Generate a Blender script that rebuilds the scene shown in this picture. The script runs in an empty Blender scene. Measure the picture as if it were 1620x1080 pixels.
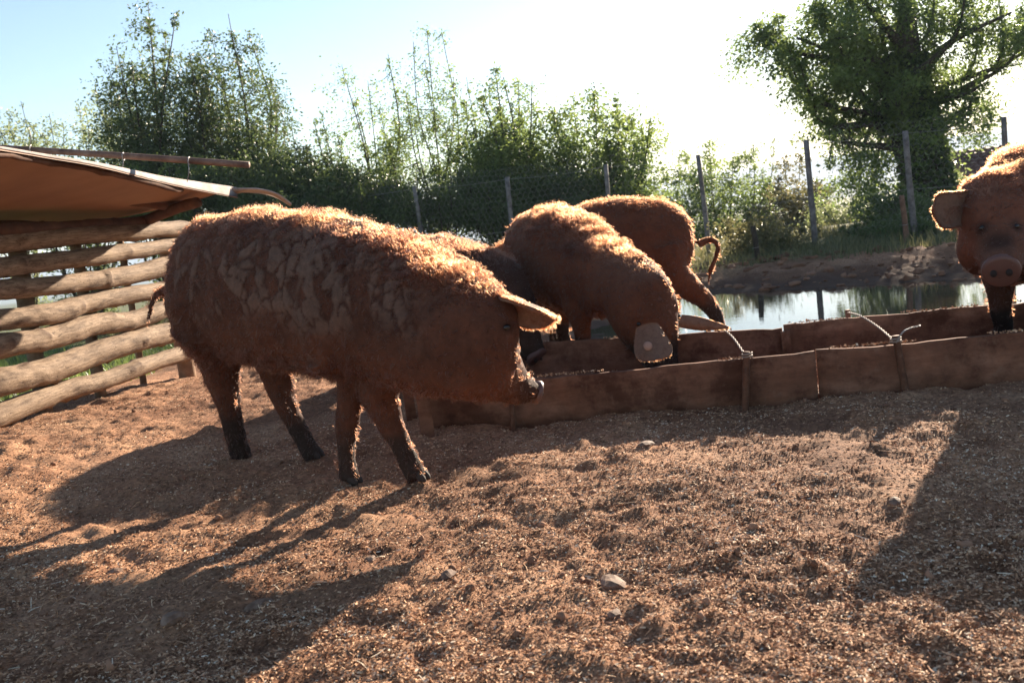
import bpy, bmesh, math, random
import numpy as np
from math import sin, cos, tan, radians, pi, atan2, sqrt
from mathutils import Vector, Matrix

rng = np.random.default_rng(7)
random.seed(7)
scene = bpy.context.scene
COL = scene.collection

# ------------------------------------------------------------------ camera, sky, sun
PITCH, ROLL, FPX, CAMH = radians(7.61), radians(7.3), 1500.0, 0.85
_F = np.array([0, cos(PITCH), -sin(PITCH)])
_R0 = np.array([1.0, 0, 0]); _U0 = np.array([0, sin(PITCH), cos(PITCH)])
_R = cos(ROLL) * _R0 - sin(ROLL) * _U0
_U = sin(ROLL) * _R0 + cos(ROLL) * _U0
CAM = np.array([0, 0, CAMH])
cam_d = bpy.data.cameras.new('camera')
cam = bpy.data.objects.new('camera', cam_d); COL.objects.link(cam)
cam.matrix_world = Matrix(((_R[0], _U[0], -_F[0], 0), (_R[1], _U[1], -_F[1], 0), (_R[2], _U[2], -_F[2], CAMH), (0, 0, 0, 1)))
cam_d.sensor_width = 36; cam_d.lens = FPX / 1620 * 36
cam_d.clip_start = 0.05; cam_d.clip_end = 9000
cam_d.dof.use_dof = True; cam_d.dof.focus_distance = 3.6; cam_d.dof.aperture_fstop = 6.3
scene.camera = cam

SUN_AZ, SUN_EL = radians(30), radians(18.5)
world = bpy.data.worlds.new('World'); scene.world = world; world.use_nodes = True
wn = world.node_tree.nodes; wl = world.node_tree.links
bg = wn['Background']
sky = wn.new('ShaderNodeTexSky'); sky.sky_type = 'NISHITA'; sky.sun_disc = False
sky.sun_elevation = SUN_EL; sky.sun_rotation = SUN_AZ
sky.air_density = 1.0; sky.dust_density = 0.3; sky.ozone_density = 1.2; sky.altitude = 300
wl.new(sky.outputs[0], bg.inputs[0]); bg.inputs[1].default_value = 0.05
sun_d = bpy.data.lights.new('sun', 'SUN'); sun_d.energy = 5.0; sun_d.angle = radians(0.55)
sun_d.color = (1.0, 0.85, 0.67)
sun = bpy.data.objects.new('sun', sun_d); COL.objects.link(sun)
sd = Vector((sin(SUN_AZ) * cos(SUN_EL), cos(SUN_AZ) * cos(SUN_EL), sin(SUN_EL)))
sun.rotation_euler = sd.to_track_quat('Z', 'Y').to_euler()
sun.location = (10, 20, 20)
vs = scene.view_settings
scene.display_settings.display_device = 'sRGB'
vs.view_transform = 'Standard'; vs.look = 'None'; vs.exposure = 2.0; vs.gamma = 1.0; vs.use_curve_mapping = False
cy = scene.cycles
cy.max_bounces = 8; cy.transparent_max_bounces = 8; cy.volume_bounces = 0
cy.transmission_bounces = 6; cy.diffuse_bounces = 3; cy.glossy_bounces = 3
cy.use_denoising = True; cy.caustics_reflective = False; cy.caustics_refractive = False

# ------------------------------------------------------------------ pixel helpers (photo pixels -> real points)
def ray(px, py): return _F * FPX + _R * (px - 810) + _U * (540 - py)
def P(px, py, D):
    d = ray(px, py); return CAM + d * (D / d[1])
def G(px, py, z=0.0):
    d = ray(px, py); return CAM + d * ((z - CAMH) / d[2])

# ------------------------------------------------------------------ numpy noise
def _hash(ix, iy, iz, seed):
    h = (ix.astype(np.int64) * 374761393 + iy.astype(np.int64) * 668265263 + iz.astype(np.int64) * 2147483647 + seed * 974711) & 0xFFFFFFFF
    h = ((h ^ (h >> 13)) * 1274126177) & 0xFFFFFFFF
    h = (h ^ (h >> 16)); h = (h * 2246822519) & 0xFFFFFFFF
    return ((h ^ (h >> 15)) & 0xFFFFFF) / float(0xFFFFFF)
def noise3(p, seed=0):
    p = np.asarray(p, float); i = np.floor(p).astype(np.int64); f = p - i; f = f * f * (3 - 2 * f)
    out = 0
    for dx in (0, 1):
        for dy in (0, 1):
            for dz in (0, 1):
                w = (f[:, 0] if dx else 1 - f[:, 0]) * (f[:, 1] if dy else 1 - f[:, 1]) * (f[:, 2] if dz else 1 - f[:, 2])
                out = out + w * _hash(i[:, 0] + dx, i[:, 1] + dy, i[:, 2] + dz, seed)
    return out * 2 - 1
def noise2(x, y, seed=0):
    ix = np.floor(x).astype(np.int64); iy = np.floor(y).astype(np.int64); fx = x - ix; fy = y - iy
    fx = fx * fx * (3 - 2 * fx); fy = fy * fy * (3 - 2 * fy); z = np.zeros_like(ix)
    a = _hash(ix, iy, z, seed); b = _hash(ix + 1, iy, z, seed); c = _hash(ix, iy + 1, z, seed); d = _hash(ix + 1, iy + 1, z, seed)
    return ((a * (1 - fx) + b * fx) * (1 - fy) + (c * (1 - fx) + d * fx) * fy) * 2 - 1
def ss(a, b, x):
    t = np.clip((x - a) / (b - a), 0, 1); return t * t * (3 - 2 * t)
def worley(p, seed=0):
    i = np.floor(p).astype(np.int64); f1 = np.full(len(p), 9.0); f2 = np.full(len(p), 9.0); cid = np.zeros(len(p))
    for dx in (-1, 0, 1):
        for dy in (-1, 0, 1):
            for dz in (-1, 0, 1):
                c = i + np.array([dx, dy, dz])
                j = np.stack([_hash(c[:, 0], c[:, 1], c[:, 2], seed + k) for k in range(3)], 1)
                d = np.linalg.norm(c + j - p, axis=1)
                n = d < f1
                f2 = np.where(n, f1, np.minimum(f2, d)); cid = np.where(n, j[:, 0], cid); f1 = np.where(n, d, f1)
    return f1, f2, cid
def nrm(v): v = np.asarray(v, float); return v / (np.linalg.norm(v) + 1e-12)

# ------------------------------------------------------------------ scene-object helpers
def tag(o, label=None, cat=None, group=None, kind=None):
    if label: o['label'] = label
    if cat: o['category'] = cat
    if group: o['group'] = group
    if kind: o['kind'] = kind
    return o
def empty(name, loc, label, cat, group=None):
    o = bpy.data.objects.new(name, None); COL.objects.link(o); o.location = Vector(loc); o.empty_display_size = 0.1
    tag(o, label, cat, group); return o
def adopt(o, parent):
    o.parent = parent
    if parent is not None:
        L = Vector((0, 0, 0)); q = parent
        while q is not None: L = L + q.location; q = q.parent
        o.location = o.location - L
    return o
def link(name, me, mat, parent=None, smooth=True):
    o = bpy.data.objects.new(name, me); COL.objects.link(o)
    if mat is not None:
        for m in (mat if isinstance(mat, (list, tuple)) else [mat]): me.materials.append(m)
    if smooth: me.polygons.foreach_set('use_smooth', np.ones(len(me.polygons), bool))
    adopt(o, parent); return o
def mesh_np(name, V, Fs, k=None):
    """V (n,3); Fs (m,k) quads or tris"""
    me = bpy.data.meshes.new(name); V = np.asarray(V, np.float32); Fs = np.asarray(Fs, np.int32)
    m, k = Fs.shape
    me.vertices.add(len(V)); me.vertices.foreach_set('co', V.ravel())
    me.loops.add(m * k); me.loops.foreach_set('vertex_index', Fs.ravel())
    me.polygons.add(m); me.polygons.foreach_set('loop_start', np.arange(m, dtype=np.int32) * k)
    me.polygons.foreach_set('loop_total', np.full(m, k, np.int32))
    me.update(calc_edges=True); return me
def set_attr(me, name, arr, dom='POINT'):
    arr = np.asarray(arr, np.float32)
    if arr.ndim == 1:
        a = me.attributes.new(name, 'FLOAT', dom); a.data.foreach_set('value', arr)
    else:
        a = me.attributes.new(name, 'FLOAT_VECTOR', dom); a.data.foreach_set('vector', arr.ravel())
class MB:
    def __init__(s): s.v = []; s.f = []; s.n = 0
    def add(s, V, Fs):
        V = np.asarray(V, float); s.v.append(V); s.f += [tuple(int(i) + s.n for i in f) for f in Fs]; s.n += len(V); return s
    def mesh(s, name):
        me = bpy.data.meshes.new(name); me.from_pydata(np.concatenate(s.v).tolist(), [], s.f); me.update(); return me
    def build(s, name, mat, parent=None, smooth=True): return link(name, s.mesh(name), mat, parent, smooth)
def tube_vf(pts, rad, n=8, cap=True, squash=1.0):
    pts = np.asarray(pts, float); m = len(pts); rad = np.broadcast_to(np.asarray(rad, float), (m,))
    T = np.gradient(pts, axis=0); T /= np.linalg.norm(T, axis=1)[:, None] + 1e-9
    up = np.array([0, 0, 1.0]) if abs(T[0][2]) < 0.9 else np.array([1.0, 0, 0])
    V = []; a = np.linspace(0, 2 * pi, n, endpoint=False)
    N = nrm(np.cross(T[0], up))
    for i in range(m):
        N = nrm(N - T[i] * (N @ T[i])); B = np.cross(T[i], N)
        V.append(pts[i] + rad[i] * (np.cos(a)[:, None] * N + squash * np.sin(a)[:, None] * B))
    V = np.concatenate(V); Fs = []
    for i in range(m - 1):
        for j in range(n):
            k = (j + 1) % n; Fs.append((i * n + j, i * n + k, (i + 1) * n + k, (i + 1) * n + j))
    if cap: Fs.append(tuple(range(n))[::-1]); Fs.append(tuple((m - 1) * n + j for j in range(n)))
    return V, Fs
def lerp_path(pts, k):
    """Catmull-Rom resample"""
    pts = np.asarray(pts, float); n = len(pts); out = []
    q = np.concatenate([[2 * pts[0] - pts[1]], pts, [2 * pts[-1] - pts[-2]]])
    for t in np.linspace(0, n - 1, k):
        i = min(int(t), n - 2); u = t - i; a, b, c, d = q[i], q[i + 1], q[i + 2], q[i + 3]
        out.append(0.5 * (2 * b + (c - a) * u + (2 * a - 5 * b + 4 * c - d) * u * u + (3 * b - a - 3 * c + d) * u ** 3))
    return np.array(out)

# ------------------------------------------------------------------ materials
def new_mat(name):
    m = bpy.data.materials.new(name); m.use_nodes = True; nt = m.node_tree
    return m, nt.nodes, nt.links, nt.nodes['Principled BSDF']
def ramp(nd, stops):
    r = nd.new('ShaderNodeValToRGB'); e = r.color_ramp.elements
    while len(e) < len(stops): e.new(0.5)
    for x, (p, c) in zip(e, stops): x.position = p; x.color = (*c, 1)
    return r
def noise_node(nd, lk, scale, detail=4, rough=0.6, coord='Object', stretch=None, vec=None):
    n = nd.new('ShaderNodeTexNoise'); n.inputs['Scale'].default_value = scale; n.inputs['Detail'].default_value = detail; n.inputs['Roughness'].default_value = rough
    if vec is None:
        tc = nd.new('ShaderNodeTexCoord'); vec = tc.outputs[coord]
    if stretch is not None:
        mp = nd.new('ShaderNodeMapping'); mp.inputs['Scale'].default_value = stretch; lk.new(vec, mp.inputs[0]); vec = mp.outputs[0]
    lk.new(vec, n.inputs['Vector']); return n
def bump(nd, lk, h, bs, strength=0.5, dist=0.01, prev=None):
    b = nd.new('ShaderNodeBump'); b.inputs['Strength'].default_value = strength; b.inputs['Distance'].default_value = dist
    lk.new(h, b.inputs['Height']); lk.new(b.outputs[0], bs.inputs['Normal'])
    if prev is not None: lk.new(prev.outputs[0], b.inputs['Normal'])
    return b
def mixc(nd, lk, fac, a, b, mode='MIX'):
    m = nd.new('ShaderNodeMix'); m.data_type = 'RGBA'; m.blend_type = mode
    for sock, val in ((m.inputs[0], fac), (m.inputs[6], a), (m.inputs[7], b)):
        if hasattr(val, 'is_linked') or hasattr(val, 'links'): lk.new(val, sock)
        elif isinstance(val, tuple): sock.default_value = (*val, 1)
        else: sock.default_value = val
    return m.outputs[2]
def wood_mat(name, c1, c2, c3, scale=6.0, stretch=(1, 1, 1), rough=0.8, bstr=0.5, coord='Object'):
    m, nd, lk, bs = new_mat(name)
    n1 = noise_node(nd, lk, scale, 6, 0.65, coord, stretch); r = ramp(nd, [(0.25, c1), (0.5, c2), (0.75, c3)]); lk.new(n1.outputs[0], r.inputs[0])
    n2 = noise_node(nd, lk, scale * 0.35, 5, 0.7, coord); r2 = ramp(nd, [(0.35, (0.45, 0.42, 0.4)), (0.6, (1, 1, 1))]); lk.new(n2.outputs[0], r2.inputs[0])
    lk.new(mixc(nd, lk, 0.8, r.outputs[0], r2.outputs[0], 'MULTIPLY'), bs.inputs['Base Color'])
    bs.inputs['Roughness'].default_value = rough; bs.inputs['Specular IOR Level'].default_value = 0.25
    bump(nd, lk, n1.outputs[0], bs, bstr, 0.006); return m
M = {}
M['post_log'] = wood_mat('post_wood', (0.16, 0.085, 0.045), (0.28, 0.17, 0.1), (0.4, 0.27, 0.17), 14, (1, 1, 1), 0.85, 0.55)
m, nd, lk, bs = new_mat('peeled_log'); M['log'] = m
at = nd.new('ShaderNodeAttribute'); at.attribute_name = 'lp'; ak = nd.new('ShaderNodeAttribute'); ak.attribute_name = 'knot'
n1 = noise_node(nd, lk, 1.0, 7, 0.7, vec=at.outputs['Vector'], stretch=(5, 90, 90)); n2 = noise_node(nd, lk, 1.0, 6, 0.7, vec=at.outputs['Vector'], stretch=(3.2, 22, 22)); n3 = noise_node(nd, lk, 1.0, 5, 0.75, vec=at.outputs['Vector'], stretch=(16, 60, 60))
r = ramp(nd, [(0.3, (0.11, 0.068, 0.042)), (0.5, (0.225, 0.155, 0.10)), (0.68, (0.32, 0.235, 0.16))]); lk.new(n1.outputs[0], r.inputs[0])
r2 = ramp(nd, [(0.36, (0.42, 0.36, 0.32)), (0.5, (0.95, 0.93, 0.92)), (0.7, (1.1, 1.08, 1.05))]); lk.new(n2.outputs[0], r2.inputs[0])
r3 = ramp(nd, [(0.36, (0.25, 0.18, 0.14)), (0.42, (1, 1, 1))]); lk.new(n3.outputs[0], r3.inputs[0])
c = mixc(nd, lk, 1.0, r.outputs[0], r2.outputs[0], 'MULTIPLY'); c = mixc(nd, lk, 0.8, c, r3.outputs[0], 'MULTIPLY'); c = mixc(nd, lk, ak.outputs['Fac'], c, (0.07, 0.035, 0.02)); lk.new(c, bs.inputs['Base Color'])
bs.inputs['Roughness'].default_value = 0.8; bs.inputs['Specular IOR Level'].default_value = 0.2; b1 = bump(nd, lk, n1.outputs[0], bs, 0.8, 0.006); bump(nd, lk, n3.outputs[0], bs, 0.6, 0.006, b1)
M['log_end'] = wood_mat('cut_wood', (0.3, 0.2, 0.11), (0.45, 0.31, 0.18), (0.5, 0.36, 0.22), 30)
m, nd, lk, bs = new_mat('muddy_plank'); M['plank'] = m
n1 = noise_node(nd, lk, 3.0, 7, 0.7, 'Object', (1, 1, 3.5)); n2 = noise_node(nd, lk, 4.5, 8, 0.72); n3 = noise_node(nd, lk, 34, 5, 0.7, 'Object', (.5, .5, 1.6)); n4 = noise_node(nd, lk, 13, 6, 0.75)
r = ramp(nd, [(0.3, (0.10, 0.042, 0.024)), (0.5, (0.17, 0.078, 0.047)), (0.7, (0.26, 0.135, 0.088))]); lk.new(n1.outputs[0], r.inputs[0])
r2 = ramp(nd, [(0.40, (0.5, 0.44, 0.42)), (0.52, (1, 1, 1)), (0.66, (1.35, 1.3, 1.25))]); lk.new(n2.outputs[0], r2.inputs[0]); c = mixc(nd, lk, 1.0, r.outputs[0], r2.outputs[0], 'MULTIPLY')
r3 = ramp(nd, [(0.58, (0, 0, 0)), (0.74, (.7, .7, .7))]); lk.new(n4.outputs[0], r3.inputs[0]); c = mixc(nd, lk, r3.outputs[0], c, (0.22, 0.13, 0.09)); lk.new(c, bs.inputs['Base Color'])
bs.inputs['Roughness'].default_value = 0.92; bs.inputs['Specular IOR Level'].default_value = 0.15; b1 = bump(nd, lk, n4.outputs[0], bs, 0.7, 0.008); bump(nd, lk, n3.outputs[0], bs, 0.6, 0.003, b1)
M['rusty'] = wood_mat('rusty_metal', (0.09, 0.035, 0.018), (0.15, 0.065, 0.035), (0.22, 0.12, 0.08), 30, (1, 1, 1), 0.75, 0.4)
M['pipe'] = wood_mat('rusty_pipe', (0.13, 0.075, 0.055), (0.22, 0.13, 0.095), (0.3, 0.2, 0.15), 18, (1, 1, 1), 0.7, 0.3)
M['post'] = wood_mat('grey_post', (0.10, 0.09, 0.085), (0.2, 0.18, 0.17), (0.3, 0.27, 0.25), 20)
M['stake'] = wood_mat('brown_stake', (0.10, 0.05, 0.03), (0.2, 0.11, 0.07), (0.28, 0.16, 0.1), 20)
M['bark'] = wood_mat('bark', (0.03, 0.024, 0.017), (0.07, 0.055, 0.04), (0.12, 0.1, 0.075), 12)
M['stone'] = wood_mat('stone', (0.13, 0.075, 0.05), (0.24, 0.15, 0.105), (0.36, 0.25, 0.18), 25)
M['beam'] = wood_mat('dark_beam', (0.06, 0.028, 0.016), (0.11, 0.05, 0.028), (0.16, 0.08, 0.045), 9)
# hardboard sheet of the shelter
m, nd, lk, bs = new_mat('roof_sheet'); M['sheet'] = m
n1 = noise_node(nd, lk, 2.5, 6, 0.6); r = ramp(nd, [(0.3, (0.20, 0.10, 0.055)), (0.7, (0.30, 0.165, 0.095))]); lk.new(n1.outputs[0], r.inputs[0])
n2 = noise_node(nd, lk, 40, 3, 0.6); bump(nd, lk, n2.outputs[0], bs, 0.2, 0.002)
lk.new(r.outputs[0], bs.inputs['Base Color']); bs.inputs['Roughness'].default_value = 0.7
m = wood_mat('weathered_sheet_top', (0.3, 0.24, 0.21), (0.42, 0.35, 0.31), (0.5, 0.43, 0.39), 9); M['sheet_top'] = m
# twisted wire
m, nd, lk, bs = new_mat('galvanised_wire'); M['wire'] = m
bs.inputs['Base Color'].default_value = (0.35, 0.33, 0.31, 1); bs.inputs['Metallic'].default_value = 0.6; bs.inputs['Roughness'].default_value = 0.55
m, nd, lk, bs = new_mat('rope'); M['rope'] = m
bs.inputs['Base Color'].default_value = (0.26, 0.2, 0.16, 1); bs.inputs['Roughness'].default_value = 0.8
m, nd, lk, bs = new_mat('ear_tag'); M['tag'] = m
bs.inputs['Base Color'].default_value = (0.3, 0.19, 0.14, 1); bs.inputs['Roughness'].default_value = 0.6
# ground
m, nd, lk, bs = new_mat('red_earth'); M['ground'] = m
n1 = noise_node(nd, lk, 3.0, 8, 0.7); n2 = noise_node(nd, lk, 55, 6, 0.75); n3 = noise_node(nd, lk, 170, 3, 0.7)
r1 = ramp(nd, [(0.3, (0.24, 0.12, 0.07)), (0.5, (0.36, 0.20, 0.122)), (0.7, (0.46, 0.285, 0.18))]); lk.new(n1.outputs[0], r1.inputs[0])
r2 = ramp(nd, [(0.36, (0.28, 0.24, 0.22)), (0.5, (0.85, 0.83, 0.8)), (0.66, (1.3, 1.25, 1.15))]); lk.new(n2.outputs[0], r2.inputs[0])
c = mixc(nd, lk, 0.85, r1.outputs[0], r2.outputs[0], 'MULTIPLY')
at = nd.new('ShaderNodeAttribute'); at.attribute_name = 'wet'
n4 = noise_node(nd, lk, 0.9, 5, 0.6); r4 = ramp(nd, [(0.38, (0.6, 0.52, 0.48)), (0.55, (1.05, 1.03, 1.0)), (0.7, (1.2, 1.2, 1.2))]); lk.new(n4.outputs[0], r4.inputs[0]); c = mixc(nd, lk, 1.0, c, r4.outputs[0], 'MULTIPLY')
c = mixc(nd, lk, at.outputs['Fac'], c, (0.055, 0.034, 0.025))
at2 = nd.new('ShaderNodeAttribute'); at2.attribute_name = 'green'
ng = noise_node(nd, lk, 0.4, 6, 0.7); rg = ramp(nd, [(0.35, (0.06, 0.075, 0.025)), (0.65, (0.13, 0.13, 0.05))]); lk.new(ng.outputs[0], rg.inputs[0])
c = mixc(nd, lk, at2.outputs['Fac'], c, rg.outputs[0])
lk.new(c, bs.inputs['Base Color']); bs.inputs['Roughness'].default_value = 0.95; bs.inputs['Specular IOR Level'].default_value = 0.15
b1 = bump(nd, lk, n2.outputs[0], bs, 0.7, 0.010); b2 = bump(nd, lk, n3.outputs[0], bs, 0.6, 0.004, b1)
# loose litter
def litter_mat(name, stops):
    m, nd, lk, bs = new_mat(name); a = nd.new('ShaderNodeAttribute'); a.attribute_name = 'rnd'
    r = ramp(nd, stops); lk.new(a.outputs['Fac'], r.inputs[0]); lk.new(r.outputs[0], bs.inputs['Base Color'])
    bs.inputs['Roughness'].default_value = 0.85; bs.inputs['Specular IOR Level'].default_value = 0.12; return m
M['chips'] = litter_mat('wood_chips', [(0.0, (0.16, 0.085, 0.05)), (0.35, (0.38, 0.205, 0.115)), (0.7, (0.56, 0.325, 0.19)), (0.92, (0.68, 0.46, 0.29)), (1.0, (0.78, 0.66, 0.5))])
M['clod'] = litter_mat('earth_clods', [(0.0, (0.14, 0.07, 0.042)), (0.6, (0.24, 0.125, 0.075)), (1.0, (0.34, 0.19, 0.12))])
# foliage
def leaf_mat(name, dark, light, trans):
    m, nd, lk, bs = new_mat(name); a = nd.new('ShaderNodeAttribute'); a.attribute_name = 'rnd'
    r = ramp(nd, [(0.0, dark), (1.0, light)]); lk.new(a.outputs['Fac'], r.inputs[0])
    lk.new(r.outputs[0], bs.inputs['Base Color']); bs.inputs['Roughness'].default_value = 0.45; bs.inputs['Specular IOR Level'].default_value = 0.35
    t = nd.new('ShaderNodeBsdfTranslucent'); hs = nd.new('ShaderNodeHueSaturation'); hs.inputs['Value'].default_value = 2.2; hs.inputs['Hue'].default_value = 0.485
    lk.new(r.outputs[0], hs.inputs['Color']); lk.new(hs.outputs[0], t.inputs[0])
    mx = nd.new('ShaderNodeMixShader'); mx.inputs[0].default_value = trans; lk.new(bs.outputs[0], mx.inputs[1]); lk.new(t.outputs[0], mx.inputs[2])
    lk.new(mx.outputs[0], nd['Material Output'].inputs[0]); return m
M['leaf_dark'] = leaf_mat('leaves_dark', (0.04, 0.065, 0.022), (0.09, 0.125, 0.04), 0.35)
M['leaf_mid'] = leaf_mat('leaves_mid', (0.05, 0.085, 0.025), (0.14, 0.19, 0.05), 0.48)
M['leaf_pale'] = leaf_mat('leaves_pale', (0.08, 0.11, 0.045), (0.18, 0.21, 0.09), 0.45)
M['leaf_olive'] = leaf_mat('leaves_olive', (0.06, 0.07, 0.03), (0.15, 0.14, 0.06), 0.4)
# water
m, nd, lk, bs = new_mat('muddy_water'); M['water'] = m
bs.inputs['Base Color'].default_value = (0.07, 0.05, 0.035, 1); bs.inputs['Roughness'].default_value = 0.03; bs.inputs['IOR'].default_value = 1.33
bs.inputs['Specular IOR Level'].default_value = 1.0
nw = noise_node(nd, lk, 9, 3, 0.5, 'Object', (0.6, 1.6, 1)); bump(nd, lk, nw.outputs[0], bs, 0.06, 0.01)
m, nd, lk, bs = new_mat('hill_land'); M['hill'] = m
nh = noise_node(nd, lk, 0.006, 8, 0.65); r = ramp(nd, [(0.35, (0.05, 0.075, 0.035)), (0.5, (0.12, 0.12, 0.06)), (0.65, (0.22, 0.18, 0.1))]); lk.new(nh.outputs[0], r.inputs[0])
lk.new(r.outputs[0], bs.inputs['Base Color']); bs.inputs['Roughness'].default_value = 1
M['tile'] = wood_mat('clay_tile', (0.12, 0.06, 0.045), (0.2, 0.1, 0.07), (0.28, 0.16, 0.12), 3)
m, nd, lk, bs = new_mat('plaster'); M['plaster'] = m
np_ = noise_node(nd, lk, 3, 5); r = ramp(nd, [(0.3, (0.3, 0.25, 0.2)), (0.7, (0.42, 0.37, 0.31))]); lk.new(np_.outputs[0], r.inputs[0]); lk.new(r.outputs[0], bs.inputs['Base Color'])
# pigs
m, nd, lk, bs = new_mat('pig_hide'); M['hide'] = m
at = nd.new('ShaderNodeAttribute'); at.attribute_name = 'tone'
n1 = noise_node(nd, lk, 60, 6, 0.7); r = ramp(nd, [(0.3, (0.6, 0.55, 0.52)), (0.7, (1.25, 1.2, 1.15))]); lk.new(n1.outputs[0], r.inputs[0])
lk.new(mixc(nd, lk, 0.8, at.outputs['Vector'], r.outputs[0], 'MULTIPLY'), bs.inputs['Base Color'])
bs.inputs['Roughness'].default_value = 0.85; bs.inputs['Specular IOR Level'].default_value = 0.2
n2 = noise_node(nd, lk, 160, 4, 0.7); b1 = bump(nd, lk, n1.outputs[0], bs, 0.5, 0.006); bump(nd, lk, n2.outputs[0], bs, 0.5, 0.002, b1)
m, nd, lk, bs = new_mat('pig_eye'); M['eye'] = m
bs.inputs['Base Color'].default_value = (0.01, 0.007, 0.005, 1); bs.inputs['Roughness'].default_value = 0.12
m, nd, lk, bs = new_mat('nose_skin'); M['nose'] = m
bs.inputs['Base Color'].default_value = (0.10, 0.045, 0.035, 1); bs.inputs['Roughness'].default_value = 0.5
n1 = noise_node(nd, lk, 120, 4); bump(nd, lk, n1.outputs[0], bs, 0.5, 0.003)
m, nd, lk, bs = new_mat('nostril'); M['nostril'] = m
bs.inputs['Base Color'].default_value = (0.012, 0.006, 0.005, 1); bs.inputs['Roughness'].default_value = 0.8
m, nd, lk, bs = new_mat('hoof_horn'); M['hoof'] = m
bs.inputs['Base Color'].default_value = (0.03, 0.02, 0.015, 1); bs.inputs['Roughness'].default_value = 0.8
def hair_mat(name, col, rough=0.35, vr=0.25):
    m = bpy.data.materials.new(name); m.use_nodes = True; nd = m.node_tree.nodes; lk = m.node_tree.links; nd.remove(nd['Principled BSDF'])
    h = nd.new('ShaderNodeBsdfHairPrincipled'); h.parametrization = 'COLOR'; h.inputs['Color'].default_value = (*col, 1)
    hi = nd.new('ShaderNodeHairInfo'); r = ramp(nd, [(0.0, tuple(c * (1 - vr) * 0.8 for c in col)), (0.75, col), (1.0, tuple(min(1, c * (1 + vr)) for c in col))])
    lk.new(hi.outputs['Random'], r.inputs[0]); lk.new(r.outputs[0], h.inputs['Color'])
    h.inputs['Roughness'].default_value = rough; h.inputs['Radial Roughness'].default_value = 0.6
    lk.new(h.outputs[0], nd['Material Output'].inputs[0]); return m
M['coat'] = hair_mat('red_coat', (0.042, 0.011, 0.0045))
M['rim_lit_hair'] = hair_mat('red_rim_lit', (0.115, 0.031, 0.011))  # lighter copy of the coat, paints the backlit rim glow into the hair
M['coat_dark'] = hair_mat('dark_coat', (0.03, 0.013, 0.008))

# ------------------------------------------------------------------ ground
def pond_d(x, y):
    """signed distance-like: negative inside the water"""
    w = 0.22 * noise2(x * 0.9, y * 0.9, 5) + 0.08 * noise2(x * 3.1, y * 3.1, 6)
    far = (y - (9.17 - 0.70 * (x - 3.06))) * 0.82
    far = np.maximum(far, np.where(x > 4.3, (y - 8.3), -9))
    near = (6.45 - 0.15 * (x - 2)) - y
    left = 1.0 - x + 0.25 * (y - 8); right = x - 9.5
    d = np.maximum(np.maximum(far, near), np.maximum(left, right))
    return d + w
def ground_z(x, y, fine=True):
    x = np.asarray(x, float); y = np.asarray(y, float)
    z = -0.062 * (np.clip(y, 4.2, 8.0) - 5.9) * ss(-1.5, -2.5, x) * ss(-30, -12, x)
    z = z - 0.08 * ss(6.5, 11, y)
    d = pond_d(x, y)
    lump = 0.05 * noise2(x * 1.7, y * 1.7, 8) + 0.035 * noise2(x * 4.3, y * 4.3, 9) + 0.02 * noise2(x * 9, y * 9, 10)
    bank = ss(2.6, 0.3, d)
    z = z + bank * lump * ss(5.6, 6.6, y) + 0.05 * ss(2.4, 1.2, d) * ss(8, 9, y)
    up_ = np.where(y > 8, 2.6, 1.7); k_ = np.clip((d + .1) / (up_ + .1), 0, 1); k_ = 1 - (1 - k_) ** 1.5
    z = z * k_ + (1 - k_) * -0.272 + (1 - k_) * k_ * 2 * lump * (y > 6)
    z = z - 0.2 * ss(-0.05, -0.8, d)
    far = np.maximum(y - 17, 0)
    z = z - 0.13 * np.minimum(far, 14) - 0.024 * np.maximum(far - 14, 0) * (far < 1000) - (far >= 1000) * 23.7
    if fine:
        near = ss(17, 12, np.hypot(x, y))
        z = z + near * (0.016 * noise2(x * 2.2, y * 2.2, 1) + 0.011 * noise2(x * 6, y * 6, 2) + 0.009 * noise2(x * 14, y * 14, 3) ** 1 + 0.006 * noise2(x * 31, y * 31, 4)) * ss(-0.2, 0.4, d)
        cl = np.maximum(noise2(x * 10, y * 10, 21) * 0.6 + noise2(x * 23, y * 23, 22) * 0.4 - 0.25, 0)
        gx, gy = x / .19, y / .19; ix, iy = np.floor(gx).astype(np.int64), np.floor(gy).astype(np.int64); dn_ = np.zeros_like(z)
        for a_ in (-1, 0, 1):
            for b_ in (-1, 0, 1):
                cx, cy_ = ix + a_, iy + b_; h1 = _hash(cx, cy_, cx * 0, 301); h2 = _hash(cx, cy_, cx * 0, 302); h3 = _hash(cx, cy_, cx * 0, 303)
                r2 = ((cx + h1 - gx) ** 2 + (cy_ + h2 - gy) ** 2) * .19 ** 2; dn_ += (h3 > .62) * (.4 + .6 * h1) * (-.015 * np.exp(-r2 / .0011) + .007 * np.exp(-(np.sqrt(r2) - .055) ** 2 / .0003))
        z = z + near * dn_ * ss(-.2, .4, d)
        z = z + near * 0.030 * cl * ss(-0.2, 0.4, d)
    return z
def gz(x, y): return float(ground_z(np.array([x]), np.array([y]))[0])
def axis(lo, hi, step, out_lo, out_hi, g):
    a = list(np.arange(lo, hi, step)); s = step; v = a[-1]
    while v < out_hi: s *= g; v += s; a.append(v)
    s = step; v = lo; b = []
    while v > out_lo: s *= g; v -= s; b.append(v)
    return np.array(b[::-1] + a)
xs = axis(-3.4, 4.2, 0.02, -5000, 5000, 1.10); ys = axis(1.25, 6.2, 0.02, -400, 3600, 1.018)
X, Y = np.meshgrid(xs, ys); Z = ground_z(X.ravel(), Y.ravel())
nx, ny = len(xs), len(ys); I = np.arange(nx * ny).reshape(ny, nx)
Fq = np.stack([I[:-1, :-1], I[:-1, 1:], I[1:, 1:], I[1:, :-1]], -1).reshape(-1, 4)
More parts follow.
